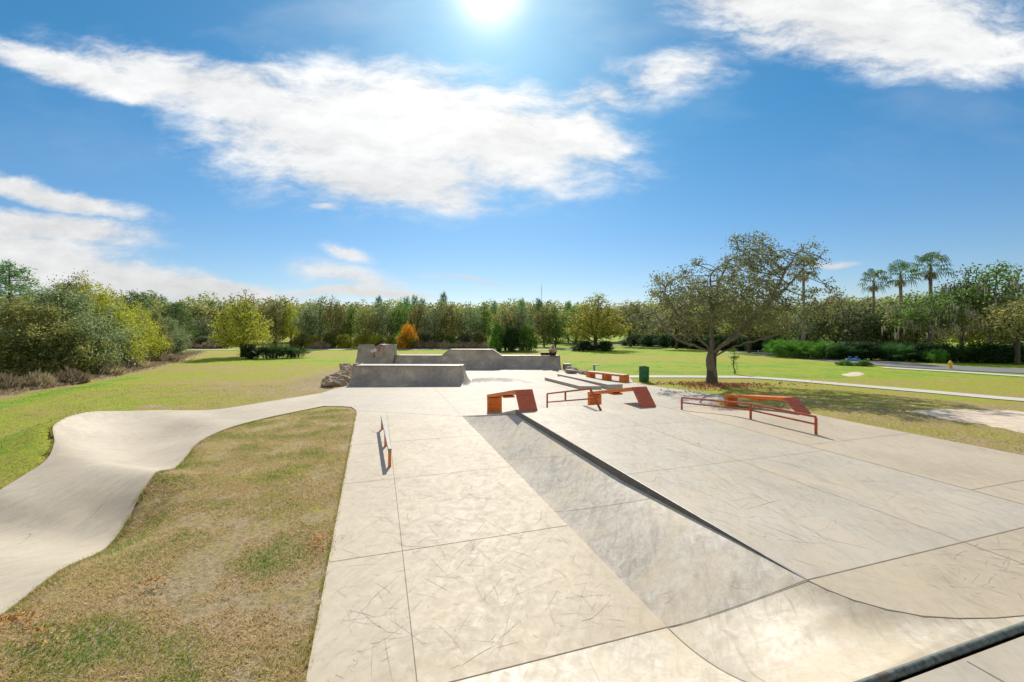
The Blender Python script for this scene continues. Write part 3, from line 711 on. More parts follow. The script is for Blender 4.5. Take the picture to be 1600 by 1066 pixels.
# far quarter pipe with raised middle
q2, c2 = qp('quarter_pipe', -9.25, 3.78, 32.0, 31.7, {'x': [-9.3, -5.55, -5.0, -1.55, -.85, 4], 'h': [1.03, 1.03, 1.50, 1.50, 1.02, 1.02]}, 1.4, 1.7,
            label='long grey quarter pipe at the back with a higher trapezoid middle section', cat='quarter pipe')
# tall wall
root = empty('vertical_wall', (-10.75, 33.2, 0), label='tall square concrete wall behind the left end of the nearest quarter pipe', cat='wall')
mb = MB(); pr = prof(1.9, 2.9); b = []
mb.grid(lambda i, j: Vector((-1.47+2.94*i, -1.3+pr[min(int(j*12), 12)][0]*.62, pr[min(int(j*12), 12)][1]-.01)), 8, 12)
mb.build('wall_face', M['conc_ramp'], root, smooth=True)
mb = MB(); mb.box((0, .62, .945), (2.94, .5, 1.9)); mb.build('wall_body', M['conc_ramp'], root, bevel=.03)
mb = MB(); mb.tube([(-1.47, .42, 1.895), (1.47, .42, 1.895)], .035, 8); mb.build('coping', M['steel'], root, smooth=True)
# roller
mb = MB()
def roll(i, j):
    x = -2.3+3.7*i; y = 23.0+3.2*j; f = (1-sm(.55, 1, i)); c = .5+.10*math.sin(i*5)
    z = .30*float(f)*math.exp(-((j-c)/.17)**2)
    return Vector((x, y+.2*math.sin(i*3), z+.0045+.002))
mb.grid(roll, 30, 30); mb.build('roller', M['conc_far'], smooth=True, label='low smooth concrete roller beside the right end of the near quarter pipe', cat='roller')
# manual pads
def pad(pts, h, **k):
    mb = MB(); mb.prism([Vector((p[0], p[1], h)) for p in pts], h-.001); root = mb.build('manual_pad', M['conc_far'], bevel=.01, **k)
    mb = MB(); P = [Vector((p[0], p[1], h-.0)) for p in pts]
    off = [Vector((-.006, -.006, .004))]*4
    for a, b in ((P[0], P[1]), (P[1], P[2])):
        n = (b-a).normalized(); s = Vector((n.y, -n.x, 0))
        if s.y > 0 and a is P[0]: pass
        mb.slab(a+Vector((0, 0, .006)), b+Vector((0, 0, .006)), .05, .03, Vector((-n.y, n.x, 0)))
    mb.build('edge_angle', M['steel'], root); return root
pA = [G(851, 594), G(907, 608.5), G(940, 608.5), G(880, 592)]
pad(pA, .16, label='low thin concrete manual pad, the left one of the two behind the inclined rail', cat='manual pad')
pB = [G(871, 590.5), G(949.5, 608.5), G(973, 608.0), G(893, 590.5)]
pad(pB, .24, label='long concrete manual pad, the taller right one of the two behind the inclined rail', cat='manual pad')

# ------------------------------------------------------------------ orange ledges and rails
def kink_ledge(near, s_apex, s_far, z_near, z_ap, z_far, zf_ground, wd, **k):
    """near foot, then apex, then long plate running away along CV and its far leg"""
    n = Vector(near); root = empty('grind_ledge', (n.x, n.y, z_near), **k); o = Vector((n.x, n.y, z_near))
    p0 = Vector((n.x, n.y, z_near+.01)); p1 = p0+CV*s_apex; p1.z = z_ap; p2 = p0+CV*s_far; p2.z = z_far
    mb = MB(); mb.slab(p0-o, p1-o, wd, .07, CU); mb.build('ramp_plate', M['redworn'], root, bevel=.006)
    mb = MB(); mb.slab(p1-o+CV*.002, p2-o, wd, .11, CU); mb.build('top_beam', M['orange'], root, bevel=.006)
    mb = MB(); q = p2-CV*.10-o; zb = zf_ground+.004-z_near; zt = p2.z-.10-z_near; mb.box((q.x, q.y, (zb+zt)/2), (wd-.004, .16, zt-zb), A1); mb.build('leg', M['orange'], root, bevel=.006)
    m_ = (p1+p2)/2-o; mb = MB(); mb.box((m_.x, m_.y, m_.z-.13), (wd*.7, .5, .05), A1); mb.build('stiffener', M['orange'], root)
    a = p0+(p1-p0)*.35-o; mb = MB()
    return root
kink_ledge((.50, 12.40), .45, 3.95, PZ, 1.28, .62, 0, .55, label='short orange grind ledge at the head of the grey bank, left of the inclined rail', cat='grind ledge', group='orange kinked ledges')
n2 = G(1014.5, 636.5, PZ)
kink_ledge((n2.x, n2.y), .5, 3.55, PZ, 1.27, .68, 0, .52, label='orange grind ledge with worn red ramp plate, partly behind the small inclined rail', cat='grind ledge', group='orange kinked ledges')
n3 = G(1259, 647.5, lanez(10.4))
kink_ledge((n3.x, n3.y), .55, 3.2, lanez(10.3), .78, .50, lanez(13.5), .52, label='orange red grind ledge behind the long kinked rail, beside the shaded grass', cat='grind ledge', group='orange kinked ledges')
def bar(mb, a, b, w=.05):
    a = Vector(a); b = Vector(b); d_ = (b-a).normalized(); s = d_.cross(Vector((0, 0, 1)))
    if s.length < .1: s = CU.copy()
    s.normalize(); t_ = s.cross(d_)
    vs = [p+s*i*w/2+t_*j*w/2 for p in (a, b) for i, j in ((-1, -1), (1, -1), (1, 1), (-1, 1))]
    mb.add(vs, [(3, 2, 1, 0), (4, 5, 6, 7), (0, 1, 5, 4), (1, 2, 6, 5), (2, 3, 7, 6), (3, 0, 4, 7)])
def rail(name, pieces, w=.055, mat=None, loc=(0, 0, 0), **k):
    root = empty(name, loc, **k); o = Vector(loc)
    for nm, a, b in pieces:
        mb = MB(); bar(mb, Vector(a)-o, Vector(b)-o, w if nm != 'lower_bar' else w*.85); mb.build(nm, mat or M['railred'], root, bevel=.006)
    return root
# inclined rail
f0 = Vector((2.626, 12.47, PZ+.0)); ap = f0+CV*.67; ap.z = 1.26; fr = f0+CV*4.15; fr.z = .60
fg = fr.copy(); fg.z = .003
mid = ap+(fr-ap)*.52; lowa = f0+(ap-f0)*.55; lowb = fr.copy(); lowb.z = .27; lowm = lowa+(lowb-lowa)*.55
rail('grind_rail', [('top_bar', ap, fr), ('post', f0, ap), ('post', fg, fr-Vector((0, 0, .02))), ('lower_bar', lowa, lowb), ('brace', mid-Vector((0, 0, .02)), Vector((mid.x, mid.y, lowa.z+(lowb.z-lowa.z)*.52)))], loc=(f0.x, f0.y, f0.z),
     label='small red inclined grind rail between two orange ledges', cat='grind rail')
# kinked rail on the right lane
pn = G(1275, 679, LZ); pn.z = lanez(5); u0 = pn.dot(CU); v0 = pn.dot(CV)
vm_, vf_ = 10.35, 13.5
A_ = W(u0, v0, LZ); B_ = W(u0, vm_, lanez(vm_)); C_ = W(u0, vf_, lanez(vf_))
hh = .47; up = Vector((0, 0, hh)); lo = Vector((0, 0, hh*.58)); e = Vector((0, 0, .025))
rail('grind_rail', [('post', A_, A_+up-e), ('post', B_, B_+up-e), ('post', C_, C_+up-e), ('top_bar', A_+up, B_+up), ('top_bar', B_+up, C_+up), ('lower_bar', A_+lo, B_+lo), ('lower_bar', B_+lo, C_+lo)], w=.055, loc=tuple(A_),
     label='long red two-bar grind rail with a bend at its middle post on the right lane', cat='grind rail')
# flat bar on the left lane
root = empty('flat_rail', W(.26, 9.9), label='low flat rail with steel top and orange sides on the left lane', cat='grind rail')
o = W(.26, 9.9); a = W(.26, 9.9, .38)-o; b = W(.13, 13.8, .38)-o
mb = MB(); bar(mb, a, b, .075); mb.build('top_bar', M['steel'], root, bevel=.006)
for s_ in (.015, .47, .985):
    p = a+(b-a)*s_; mb = MB(); mb.box((p.x, p.y, (.345)/2+.0), (.066, .075 if s_ > .1 else .06, .34), A1); mb.build('post', M['orange'], root, bevel=.005)
mb = MB(); q1_ = a.copy(); q2_ = b.copy(); q1_.z = q2_.z = .2; q2_ = q1_+(q2_-q1_)*.47
# low ledge at the back
n_ = G(978.5, 597.2); f_ = G(920.5, 590.2); root = empty('low_ledge', tuple(n_), label='low orange ledge on three legs beside the green bin', cat='grind ledge')
ax = (f_-n_); ax.z = 0; L_ = ax.length; ax.normalize(); sd = Vector((ax.y, -ax.x, 0)); hz = .43
mb = MB(); mb.slab(Vector((0, 0, hz)), ax*L_+Vector((0, 0, hz)), .54, .11, sd); mb.build('top_beam', M['orange'], root, bevel=.006)
mb = MB(); mb.slab(Vector((0, 0, hz+.006)), ax*L_+Vector((0, 0, hz+.006)), .5, .005, sd); mb.build('top_plate', M['walk'], root)  # pale sheet: glancing sunlight on the top is put into its colour
for s_ in (.05, .5, .95):
    p = ax*L_*s_; mb = MB(); mb.box((p.x, p.y, (hz-.11)/2), (.5, .35, hz-.112), math.atan2(sd.y, sd.x)); mb.build('leg', M['orange'], root, bevel=.005)
# bin
B = G(1006.3, 596.3); root = empty('drum_bin', tuple(B), label='dark green steel drum bin standing on the grass edge', cat='bin')
mb = MB(); pr_ = [(0, .285), (.02, .29), (.28, .29), (.295, .30), (.31, .29), (.57, .29), (.585, .30), (.60, .29), (.88, .29)]
mb.tube([(0, 0, z) for z, r in pr_], [r for z, r in pr_], 28, cap=False); mb.build('drum', M['drum'], root, smooth=True)
mb = MB(); ring = [(.29*math.cos(a), .29*math.sin(a), .885) for a in np.linspace(0, 2*math.pi, 29)]; mb.tube(ring, .014, 6, cap=False); mb.build('rim', M['drum'], root, smooth=True)
mb = MB(); mb.tube([(0, 0, .70), (0, 0, .72)], .28, 24); mb.build('liner', M['darkin'], root)
# small post with flat head
B = G(928.5, 580.0); root = empty('utility_post', tuple(B), label='small grey post with a flat top plate in the grass behind the low orange ledge', cat='post')
mb = MB(); mb.box((0, 0, .2), (.14, .14, .42)); mb.build('post', M['grey'], root, bevel=.01)
mb = MB(); mb.box((.14, 0, .44), (.52, .24, .06)); mb.build('top_plate', M['grey'], root, bevel=.01)
# hydrant
B = G(1485, 576.5); root = empty('fire_hydrant', tuple(B), label='yellow fire hydrant beside the road on the right', cat='fire hydrant')
pr_ = [(0, .17), (.04, .17), (.05, .11), (.42, .11), (.43, .15), (.47, .15), (.48, .12), (.58, .085), (.64, .04)]
mb = MB(); mb.tube([(0, 0, z) for z, r in pr_], [r for z, r in pr_], 16); mb.build('barrel', M['hyd'], root, smooth=False)
for s_ in (-1, 1): mb = MB(); mb.tube([(s_*.08, 0, .36), (s_*.2, 0, .36)], .055, 10); mb.build('outlet_cap', M['hyd'], root)
mb = MB(); mb.tube([(0, 0, .64), (0, 0, .68)], .025, 6); mb.build('nut', M['hyd'], root)
# backflow pipes
B = G(1333, 570.5); root = empty('valve_assembly', tuple(B), label='blue pipe valve assembly between two low shrubs near the road', cat='valve')
for s_ in (-.55, .55): mb = MB(); mb.tube([(s_, 0, -.02), (s_, 0, .5)], .07, 10); mb.build('riser', M['blue'], root, smooth=True)
mb = MB(); mb.tube([(-.6, 0, .5), (.6, 0, .5)], .075, 10); mb.build('pipe', M['blue'], root, smooth=True)
for s_ in (-.3, .3): mb = MB(); mb.tube([(s_, 0, .5), (s_, 0, .72)], .03, 8); mb.tube([(s_-.14, 0, .72), (s_+.14, 0, .72)], .03, 8); mb.build('handle', M['blue'], root)
mb = MB(); mb.box((0, 0, .01), (1.9, .8, .09)); mb.build('pad', M['walk'], root)
B = G(1311, 560); mb = MB(); mb.tube([(0, 0, 0), (0, 0, .75)], .05, 8); mb.tube([(0, 0, .75), (0, 0, .8)], [.05, .02], 8)
o = mb.build('marker_post', M['walk'], label='short pale marker post beside the road at the end of the palmetto clump', cat='post'); o.location = B
# radio mast
root = empty('radio_mast', (846-800, 0, 0)); root.location = ((846-800)/F*520, 520, 0); tag(root, 'thin radio mast rising above the distant treeline', 'mast')
mb = MB()
for k in range(3): a = k*2.094; mb.tube([(.5*math.cos(a), .5*math.sin(a), 0), (.5*math.cos(a), .5*math.sin(a), 56)], .09, 5)
for z in range(0, 56, 2):
    for k in range(3): a = k*2.094; b = a+2.094; mb.tube([(.5*math.cos(a), .5*math.sin(a), z), (.5*math.cos(b), .5*math.sin(b), z+2)], .05, 4)
mb.build('lattice', M['grey'], root); mb = MB(); mb.tube([(0, 0, 56), (0, 0, 61)], .08, 5); mb.build('antenna', M['grey'], root)

# ------------------------------------------------------------------ rocks
def rock(loc, s, mat='rock', name='rock', **k):
    bm = bmesh.new(); bmesh.ops.create_icosphere(bm, subdivisions=3, radius=1); sd = rng.random()*100
    for v in bm.verts:
        n = mnoise.noise(v.co*1.3+Vector((sd, 0, 0)))*.5+mnoise.noise(v.co*3+Vector((0, sd, 0)))*.16
        v.co *= 1+n; v.co.x = round(v.co.x*3.2)/3.2*.5+v.co.x*.5; v.co.z = max(v.co.z, -.45)
        v.co = Vector((v.co.x*s[0], v.co.y*s[1], v.co.z*s[2]))
    me = bpy.data.meshes.new(name); bm.to_mesh(me); bm.free(); me.materials.append(M[mat])
    o = bpy.data.objects.new(name, me); COL.objects.link(o); o.location = loc; o.rotation_euler = (rng.random()*.5-.25, rng.random()*.5-.25, rng.random()*6); return tag(o, **k)
for i in range(22):
    f = i/21; y = 22.9+8.6*f; x = -9.75-1.9*f+(rng.random()-.5)*1.0
    z = float(ground_z(x, y)[0]); s = .16+.26*rng.random()
    rock((x, y, z+s*.25), (s*1.3, s, s*.8), label='broken brown-grey rock heaped against the left side of the quarter pipes', cat='rock', group='rocks heaped left of the quarter pipes')
for i in range(7):
    x = 4.15+.75*rng.random()+i*.12; y = 31.5-i*.45+rng.random()*.3; s = .18+.14*rng.random()
    rock((x, y, s*.3), (s*1.4, s, s*.7), label='broken rock at the right end of the back quarter pipe', cat='rock', group='rocks right of the back quarter pipe')
def block(px, py, wd, h, rz, tilt, **k):
    B = G(px, py); mb = MB(); mb.box((0, 0, h/2), (wd, .6, h)); mb.box((0, 0, h+.03), (wd*1.06, .66, .06), mi=1)
    o = mb.build('concrete_block', [M['block'], M['walk']], bevel=.02, **k); o.location = B; o.rotation_euler = (0, tilt, rz)
block(886, 577, .55, .38, .1, 0, label='upright grey concrete block at the right end of the back quarter pipe', cat='block')
block(892, 583.5, .62, .2, .3, .12, label='low tilted concrete block in front of the upright one by the back quarter pipe', cat='block')

# ------------------------------------------------------------------ people
def skin_body(name, joints, edges, mat, parent, loc=(0, 0, 0), root_i=0, sub=1):
    me = bpy.data.meshes.new(name); me.from_pydata([j[:3] for j in joints], edges, []); o = bpy.data.objects.new(name, me); COL.objects.link(o)
    o.parent = parent; me.materials.append(mat)
    sk = o.modifiers.new('skin', 'SKIN'); sk.use_smooth_shade = True
    for i, j in enumerate(joints):
        me.skin_vertices[0].data[i].radius = (j[3], j[3]); me.skin_vertices[0].data[i].use_root = (i == root_i)
    s = o.modifiers.new('sub', 'SUBSURF'); s.levels = sub; s.render_levels = sub
    return o
def head(parent, c, r, face, hairmat, cap=False):
    """head with eyes, nose, mouth, ears; face = unit vector the face points to"""
    c = Vector(c); fz = Vector(face).normalized(); up = Vector((0, 0, 1)); sx = fz.cross(up).normalized(); uz = sx.cross(fz)
    M3 = Matrix((sx, fz, uz)).transposed()
    bm = bmesh.new(); bmesh.ops.create_uvsphere(bm, u_segments=16, v_segments=12, radius=1)
    for v in bm.verts:
        x, y, z = v.co; k = 1-.22*max(0, -z); v.co = Vector((x*.80*k, y*.95*k, z*1.15))
        if y > .55 and abs(x) < .2 and -.25 < z < .25: v.co.y += .14
    me = bpy.data.meshes.new('head'); 
    for v in bm.verts: v.co = c+M3@(v.co*r)
    for f in bm.faces: f.smooth = True
    bm.to_mesh(me); bm.free(); me.materials.append(M['skin']); o = bpy.data.objects.new('head', me); COL.objects.link(o); o.parent = parent
    for s in (-1, 1):
        e = c+M3@(Vector((s*.32, .86, .12))*r); mb = MB(); mb.tube([e, e+fz*.12*r], .09*r, 6); mb.build('eye', M['hair'], parent)
    mb = MB(); mb.tube([c+M3@(Vector((-.22, .88, -.5))*r), c+M3@(Vector((.22, .88, -.5))*r)], .05*r, 5)
    mb.build('mouth', M['hair'], parent)
    for s in (-1, 1): mb = MB(); e = c+M3@(Vector((s*.78, 0, 0))*r); mb.tube([e-uz*.2*r, e+uz*.2*r], .13*r, 6); mb.build('ear', M['skin'], parent)
    bm = bmesh.new(); bmesh.ops.create_uvsphere(bm, u_segments=16, v_segments=10, radius=1)
    for v in list(bm.verts):
        if v.co.z < -.05 or (v.co.y > .45 and v.co.z < .45): bm.verts.remove(v)
    for v in bm.verts: v.co = c+M3@(Vector((v.co.x*.88, v.co.y*1.02-.04, v.co.z*1.22))*r)
    me = bpy.data.meshes.new('hair'); bm.to_mesh(me); bm.free(); me.materials.append(hairmat); o = bpy.data.objects.new('cap' if cap else 'hair', me); COL.objects.link(o); o.parent = parent
def hand(parent, wrist, dirv, side, s=1.0):
    w_ = Vector(wrist); d_ = Vector(dirv).normalized(); sd_ = Vector(side); sd_ = (sd_-d_*sd_.dot(d_)).normalized(); n = d_.cross(sd_)
    J = [(*w_, .026), (*(w_+d_*.05*s), .032), (*(w_+d_*.085*s), .03)]; E = [(0, 1), (1, 2)]
    for i, (o_, l) in enumerate(((-.027, .068), (-.009, .078), (.009, .072), (.026, .056))):
        b = w_+d_*.09*s+sd_*o_*s; m_ = b+d_*l*.5*s; t_ = m_+(d_*.7+n*.5).normalized()*l*.5*s; k = len(J)
        J += [(*b, .0095), (*m_, .0088), (*t_, .0075)]; E += [(2, k), (k, k+1), (k+1, k+2)]
    b = w_+d_*.03*s-sd_*.036*s; k = len(J); J += [(*b, .012), (*(b+(d_*.6-sd_*.7)*.04*s), .0095), (*(b+(d_*.9-sd_*.5)*.065*s), .008)]; E += [(0, k), (k, k+1), (k+1, k+2)]
    return skin_body('hand', J, E, M['skin'], parent, sub=1)
def board(loc, rot, parent=None, **k):
    root = empty('skateboard', loc, **k); root.rotation_euler = rot
    if parent: root.parent = parent
    mb = MB()
    def dk(i, j):
        x = -.40+.8*i; y = (-.1+.2*j)*math.sqrt(max(.05, 1-(max(0, abs(x)-.30)/.105)**2)); z = .10+max(0, abs(x)-.28)*.42+.015*abs(j-.5)**2
        return Vector((x, y, z))
    mb.grid(dk, 24, 6); mb.grid(lambda i, j: dk(i, j)-Vector((0, 0, .012)), 24, 6); mb.build('deck', M['black'], root, smooth=True)
    for x in (-.22, .22):
        mb = MB(); mb.box((x, 0, .07), (.05, .1, .035)); mb.tube([(x, -.09, .045), (x, .09, .045)], .008, 6); tr = mb.build('truck', M['steel'], root)
        for y in (-.085, .085): mb = MB(); mb.tube([(x, y-.016, .028), (x, y+.016, .028)], .028, 12); mb.build('wheel', M['wheelw'], root)
    return root
# sitter: on the deck edge of the far quarter pipe, hunched forward, arms round the knees
S = Vector((3.22, 31.7+prof(1.02, 1.7)[-1][0]+.18, 1.02))
root = empty('person', tuple(S), label='person sitting hunched on the deck at the right end of the back quarter pipe', cat='person')
pel = (0, .18, .12)
J = [(0, .18, .13, .13), (0, .14, .32, .14), (0, .06, .48, .15), (0, .0, .57, .07), (0, -.05, .63, .055),
     (.17, .02, .52, .065), (.27, -.12, .36, .048), (.12, -.33, .30, .036), (-.17, .02, .52, .065), (-.27, -.12, .36, .048), (-.10, -.33, .27, .036),
     (.10, .10, .12, .095), (.16, -.26, .33, .075), (.14, -.30, .05, .05), (.14, -.42, .0, .035), (-.10, .10, .12, .095), (-.16, -.26, .31, .075), (-.14, -.28, .05, .05), (-.14, -.40, .0, .035)]
E = [(0, 1), (1, 2), (2, 3), (3, 4), (2, 5), (5, 6), (6, 7), (2, 8), (8, 9), (9, 10), (0, 11), (11, 12), (12, 13), (13, 14), (0, 15), (15, 16), (16, 17), (17, 18)]
skin_body('body', J, E, M['skin'], root)
sh = [(*j[:3], j[3]+.016) for j in J]
skin_body('shirt', [sh[0], sh[1], sh[2], sh[5], sh[6], sh[8], sh[9]], [(0, 1), (1, 2), (2, 3), (3, 4), (2, 5), (5, 6)], M['cream'], root)
skin_body('trousers', [sh[0], sh[11], sh[12], sh[13], sh[15], sh[16], sh[17]], [(0, 1), (1, 2), (2, 3), (0, 4), (4, 5), (5, 6)], M['black'], root)
skin_body('shoes', [(.14, -.28, .03, .045), (.14, -.48, .03, .04)], [(0, 1)], M['black'], root); skin_body('shoes', [(-.14, -.26, .03, .045), (-.14, -.46, .03, .04)], [(0, 1)], M['black'], root)
root.scale = (1.15, 1.1, 1.05)
head(root, (0, -.10, .72), .115, (-.2, -1, -.35), M['cream'], cap=True)
hand(root, (.12, -.33, .30), (-.8, -.4, -.1), (0, -.3, 1)); hand(root, (-.10, -.33, .27), (.8, -.4, .1), (0, -.3, 1))
board((2.62, S.y+.05, 1.13), (R(72), 0, .1), label='dark skateboard lying on the deck left of the seated person', cat='skateboard')
# wall rider, bent double at the top of the tall wall with the board on the coping
wx, wz = (590-800)/F*32.7, 1.55
root = empty('person', (wx, 32.9, 1.35), label='skater in grey top and tan shorts at the top of the tall wall', cat='person')
J = [(-.02, -.32, .28, .13), (-.16, -.42, .14, .13), (-.26, -.44, -.03, .145), (-.25, -.46, -.16, .07), (-.20, -.48, -.23, .055),
     (-.22, -.30, -.02, .06), (-.02, -.22, -.06, .045), (.08, -.14, .12, .034), (-.32, -.55, .0, .06), (-.40, -.45, .22, .045), (-.28, -.30, .42, .034),
     (.04, -.25, .28, .095), (.24, -.38, .14, .075), (.18, -.12, .44, .05), (.24, -.10, .48, .035), (-.05, -.25, .36, .09), (.14, -.42, .46, .07), (.02, -.12, .55, .05), (.08, -.10, .60, .035)]
skin_body('body', J, E, M['skin'], root)
sh = [(*j[:3], j[3]+.016) for j in J]
skin_body('shirt', [sh[0], sh[1], sh[2], sh[5], sh[8], sh[9]], [(0, 1), (1, 2), (2, 3), (2, 4), (4, 5)], M['shirt'], root)
skin_body('shorts', [sh[0], sh[11], sh[12], sh[15], sh[16]], [(0, 1), (1, 2), (0, 3), (3, 4)], M['tan'], root)
skin_body('shoes', [(.14, -.10, .46, .045), (.30, -.08, .52, .04)], [(0, 1)], M['black'], root); skin_body('shoes', [(-.02, -.10, .56, .045), (.14, -.08, .62, .04)], [(0, 1)], M['black'], root)
head(root, (-.17, -.50, -.33), .115, (.5, -.6, -.3), M['hair'])
hand(root, (.08, -.14, .12), (.6, .5, .5), (0, 0, 1)); hand(root, (-.28, -.30, .42), (.6, .4, .4), (0, 0, 1))
bd = board((wx+.12, 32.85, 1.98), (R(55), R(-30), R(10)), label='black skateboard under the feet of the skater at the top of the tall wall', cat='skateboard')

# ------------------------------------------------------------------ trees
def colonize(att, base, trunk_top, step, infl, kill, maxit=120, lean=(0, 0), limbs=()):
    nodes = [np.array(base, float)]; par = [-1]
    k = max(2, int(round((trunk_top-base[2])/step)))
    for i in range(1, k+1):
        p = np.array([base[0]+lean[0]*i/k+.06*math.sin(i), base[1]+lean[1]*i/k, base[2]+(trunk_top-base[2])*i/k]); nodes.append(p); par.append(len(nodes)-2)
    for lb in limbs:
        pi = int(np.argmin([abs(q[2]-lb[0][2]) for q in nodes[:k+1]])); prev = pi
        for q in crom(lb, 6)[1:]:
            if np.linalg.norm(q-nodes[prev]) > step*.6: nodes.append(np.array(q)+rng.normal(size=3)*.02); par.append(prev); prev = len(nodes)-1
    att = att.copy(); N_ = np.array(nodes)
    near = np.linalg.norm(att[:, None]-N_[None], axis=2); bi = near.argmin(1); bd = near.min(1)
    for it in range(maxit):
        if len(att) == 0: break
        act = bd < infl
        if not act.any(): act = bd < bd.min()+.3
        new = []; 
        for ni in np.unique(bi[act]):
            m_ = act & (bi == ni); d_ = att[m_]-N_[ni]; d_ /= np.linalg.norm(d_, axis=1)[:, None]+1e-9; v = d_.sum(0)
            v += rng.normal(size=3)*.12*len(d_)**.5; l = np.linalg.norm(v)
            if l < 1e-6: continue
            new.append((ni, N_[ni]+v/l*step))
        if not new: break
        b0_ = len(N_); N_ = np.vstack([N_]+[p[None] for _, p in new]); par += [ni for ni, _ in new]
        dn = np.linalg.norm(att[:, None]-N_[None, b0_:], axis=2); j = dn.argmin(1); dm = dn.min(1); k_ = dm < bd
        bi = np.where(k_, b0_+j, bi); bd = np.where(k_, dm, bd)
        keep = bd > kill; att = att[keep]; bi = bi[keep]; bd = bd[keep]
    return N_, np.array(par)
def woodmesh(N_, par, r_tip, r_base, p=2.3, sides=6):
    n = len(N_); acc = np.zeros(n); ch = np.zeros(n, int)
    for i in range(n-1, 0, -1):
        if ch[i] == 0: acc[i] = 1
        acc[par[i]] += acc[i]; ch[par[i]] += 1
    r = acc**(1/p); r = r_tip+(r_base-r_tip)*(r/r.max())**1.25
    V = []; Fa = []
    for i in range(1, n):
        a = N_[par[i]]; b = N_[i]; ra = min(r[par[i]], r[i]*1.35); rb = r[i]; d_ = b-a; L2 = np.linalg.norm(d_)
        if L2 < 1e-6: continue
        d_ /= L2; h = np.array([0, 0, 1.]) if abs(d_[2]) < .9 else np.array([1., 0, 0]); s = np.cross(d_, h); s /= np.linalg.norm(s); q = np.cross(d_, s)
        k = sides if rb > .04 else 4; an = np.arange(k)*2*np.pi/k; c = np.cos(an)[:, None]*s+np.sin(an)[:, None]*q; b0_ = len(V)
        V += list(a-d_*ra*.3+c*ra)+list(b+c*rb)
        Fa += [(b0_+j, b0_+(j+1) % k, b0_+k+(j+1) % k, b0_+k+j) for j in range(k)]
    return np.array(V), np.array(Fa), r, ch
def in_ell(n, ells):
    w_ = np.array([e[3]*e[4]*e[5] for e in ells]); w_ = w_/w_.sum(); out = []
    for e, k in zip(ells, rng.multinomial(n, w_)):
        d_ = rng.normal(size=(k, 3)); d_ /= np.linalg.norm(d_, axis=1)[:, None]; d_ *= (rng.random(k)**.42)[:, None]
        out.append(d_*np.array(e[3:6])+np.array(e[:3]))
    return np.vstack(out)
def clump_leaves(N_, r, ch, r_max, per, spread, size, flat=.2):
    tips = np.where(r <= np.quantile(r, r_max)+1e-9)[0]; P = np.repeat(N_[tips], per, axis=0)
    P = P+rng.normal(size=P.shape)*spread*np.array([1, 1, .75]); cl_t = np.repeat(rng.random(len(tips)), per)
    V, Fa, ti = leafquads(P, size, flat); return V, Fa, np.clip(.5*ti+.5*cl_t, 0, 1)
def make_tree(name, ells, trunk_top, natt, step, infl, kill, per, spread, lsize, leaf, rb=.2, rt=.012, rmax=.82, bk='bark_dark', lean=(0, 0), **k):
    N_, par = colonize(in_ell(natt, ells), (0, 0, -.1), trunk_top, step, infl, kill, lean=lean)
    V, Fa, r, ch = woodmesh(N_, par, rt, rb); root = empty(name, **k)
    np_mesh('trunk', V, Fa, M[bk], root, smooth=True)
    V, Fa, ti = clump_leaves(N_, r, ch, rmax, per, spread, lsize); np_mesh('crown', V, Fa, L[leaf], root, tint=ti)
    return root
rng = np.random.default_rng(23)
# the big oak, drawn to its real outline
def oz(px, py, dy=0): return ((px-1112)*.0364, dy, H-(py-HY)*.0364)
def el(px, py, rx, rz, dy=0, ry=None): c = oz(px, py, dy); return (*c, rx*.0364, (ry or rx*.85)*.0364, rz*.0364)
oak_e = [el(1045, 465, 52, 40, -.8), el(1025, 500, 42, 24, .8), el(1100, 450, 60, 48, .8), el(1160, 425, 55, 55, -1), el(1205, 430, 60, 52, .8), el(1165, 392, 30, 25), el(1250, 405, 34, 30, -.5), el(1215, 480, 70, 38, 1.3), el(1268, 470, 38, 32, -.6), el(1120, 480, 80, 34, -2.0), el(1150, 470, 80, 34, 2.4), el(1250, 500, 40, 20, 0), el(1010, 478, 22, 24)]
LB = [[(1112, 556, 0), (1098, 546, -.3), (1075, 538, -.6), (1050, 530, -.9), (1028, 512, -1.2), (1012, 490, -1.2)],
      [(1112, 550, 0), (1104, 535, .4), (1088, 510, .9), (1068, 485, 1.2), (1048, 455, 1.0)],
      [(1112, 548, 0), (1110, 520, -.1), (1105, 480, -.5), (1100, 435, -.7)],
      [(1112, 548, 0), (1118, 525, .5), (1132, 490, 1.4), (1148, 440, 1.9), (1160, 400, 1.5)],
      [(1112, 553, 0), (1128, 535, -.5), (1150, 512, -1.1), (1175, 470, -1.6), (1200, 430, -1.5), (1225, 400, -1.2)],
      [(1112, 557, 0), (1128, 543, .2), (1158, 520, .4), (1195, 490, .8), (1235, 455, .8), (1262, 420, .5)],
      [(1112, 560, 0), (1135, 545, -.2), (1165, 533, -.6), (1200, 523, -.5), (1245, 505, -.2)]]
LB = [[oz(*p) for p in l] for l in LB]
N_, par = colonize(in_ell(2200, oak_e), (0, 0, -.15), 1.75, .30, 2.2, .36, 150, limbs=LB)
V, Fa, r, ch = woodmesh(N_, par, .010, .27, 2.0, 8)
oak = empty('oak_tree', tuple(OAK), label='large spreading tree with forked trunk and thin olive crown standing in mulch', cat='tree')
# flare at the foot
mb = MB(); mb.tube([(0, 0, -.1), (0, 0, .12), (0, 0, .5), (0, 0, 1.0), (.02, 0, 1.75)], [.42, .33, .27, .245, .23], 14); mb.build('trunk', M['bark_dark'], oak, smooth=True)
np_mesh('limbs', V, Fa, M['bark'], oak, smooth=True)
V, Fa, ti = clump_leaves(N_, r, ch, .60, 30, .17, .125); np_mesh('crown', V, Fa, L['oak'], oak, tint=ti)
print('oak nodes', len(N_), 'leaves', len(Fa))

rng = np.random.default_rng(31)
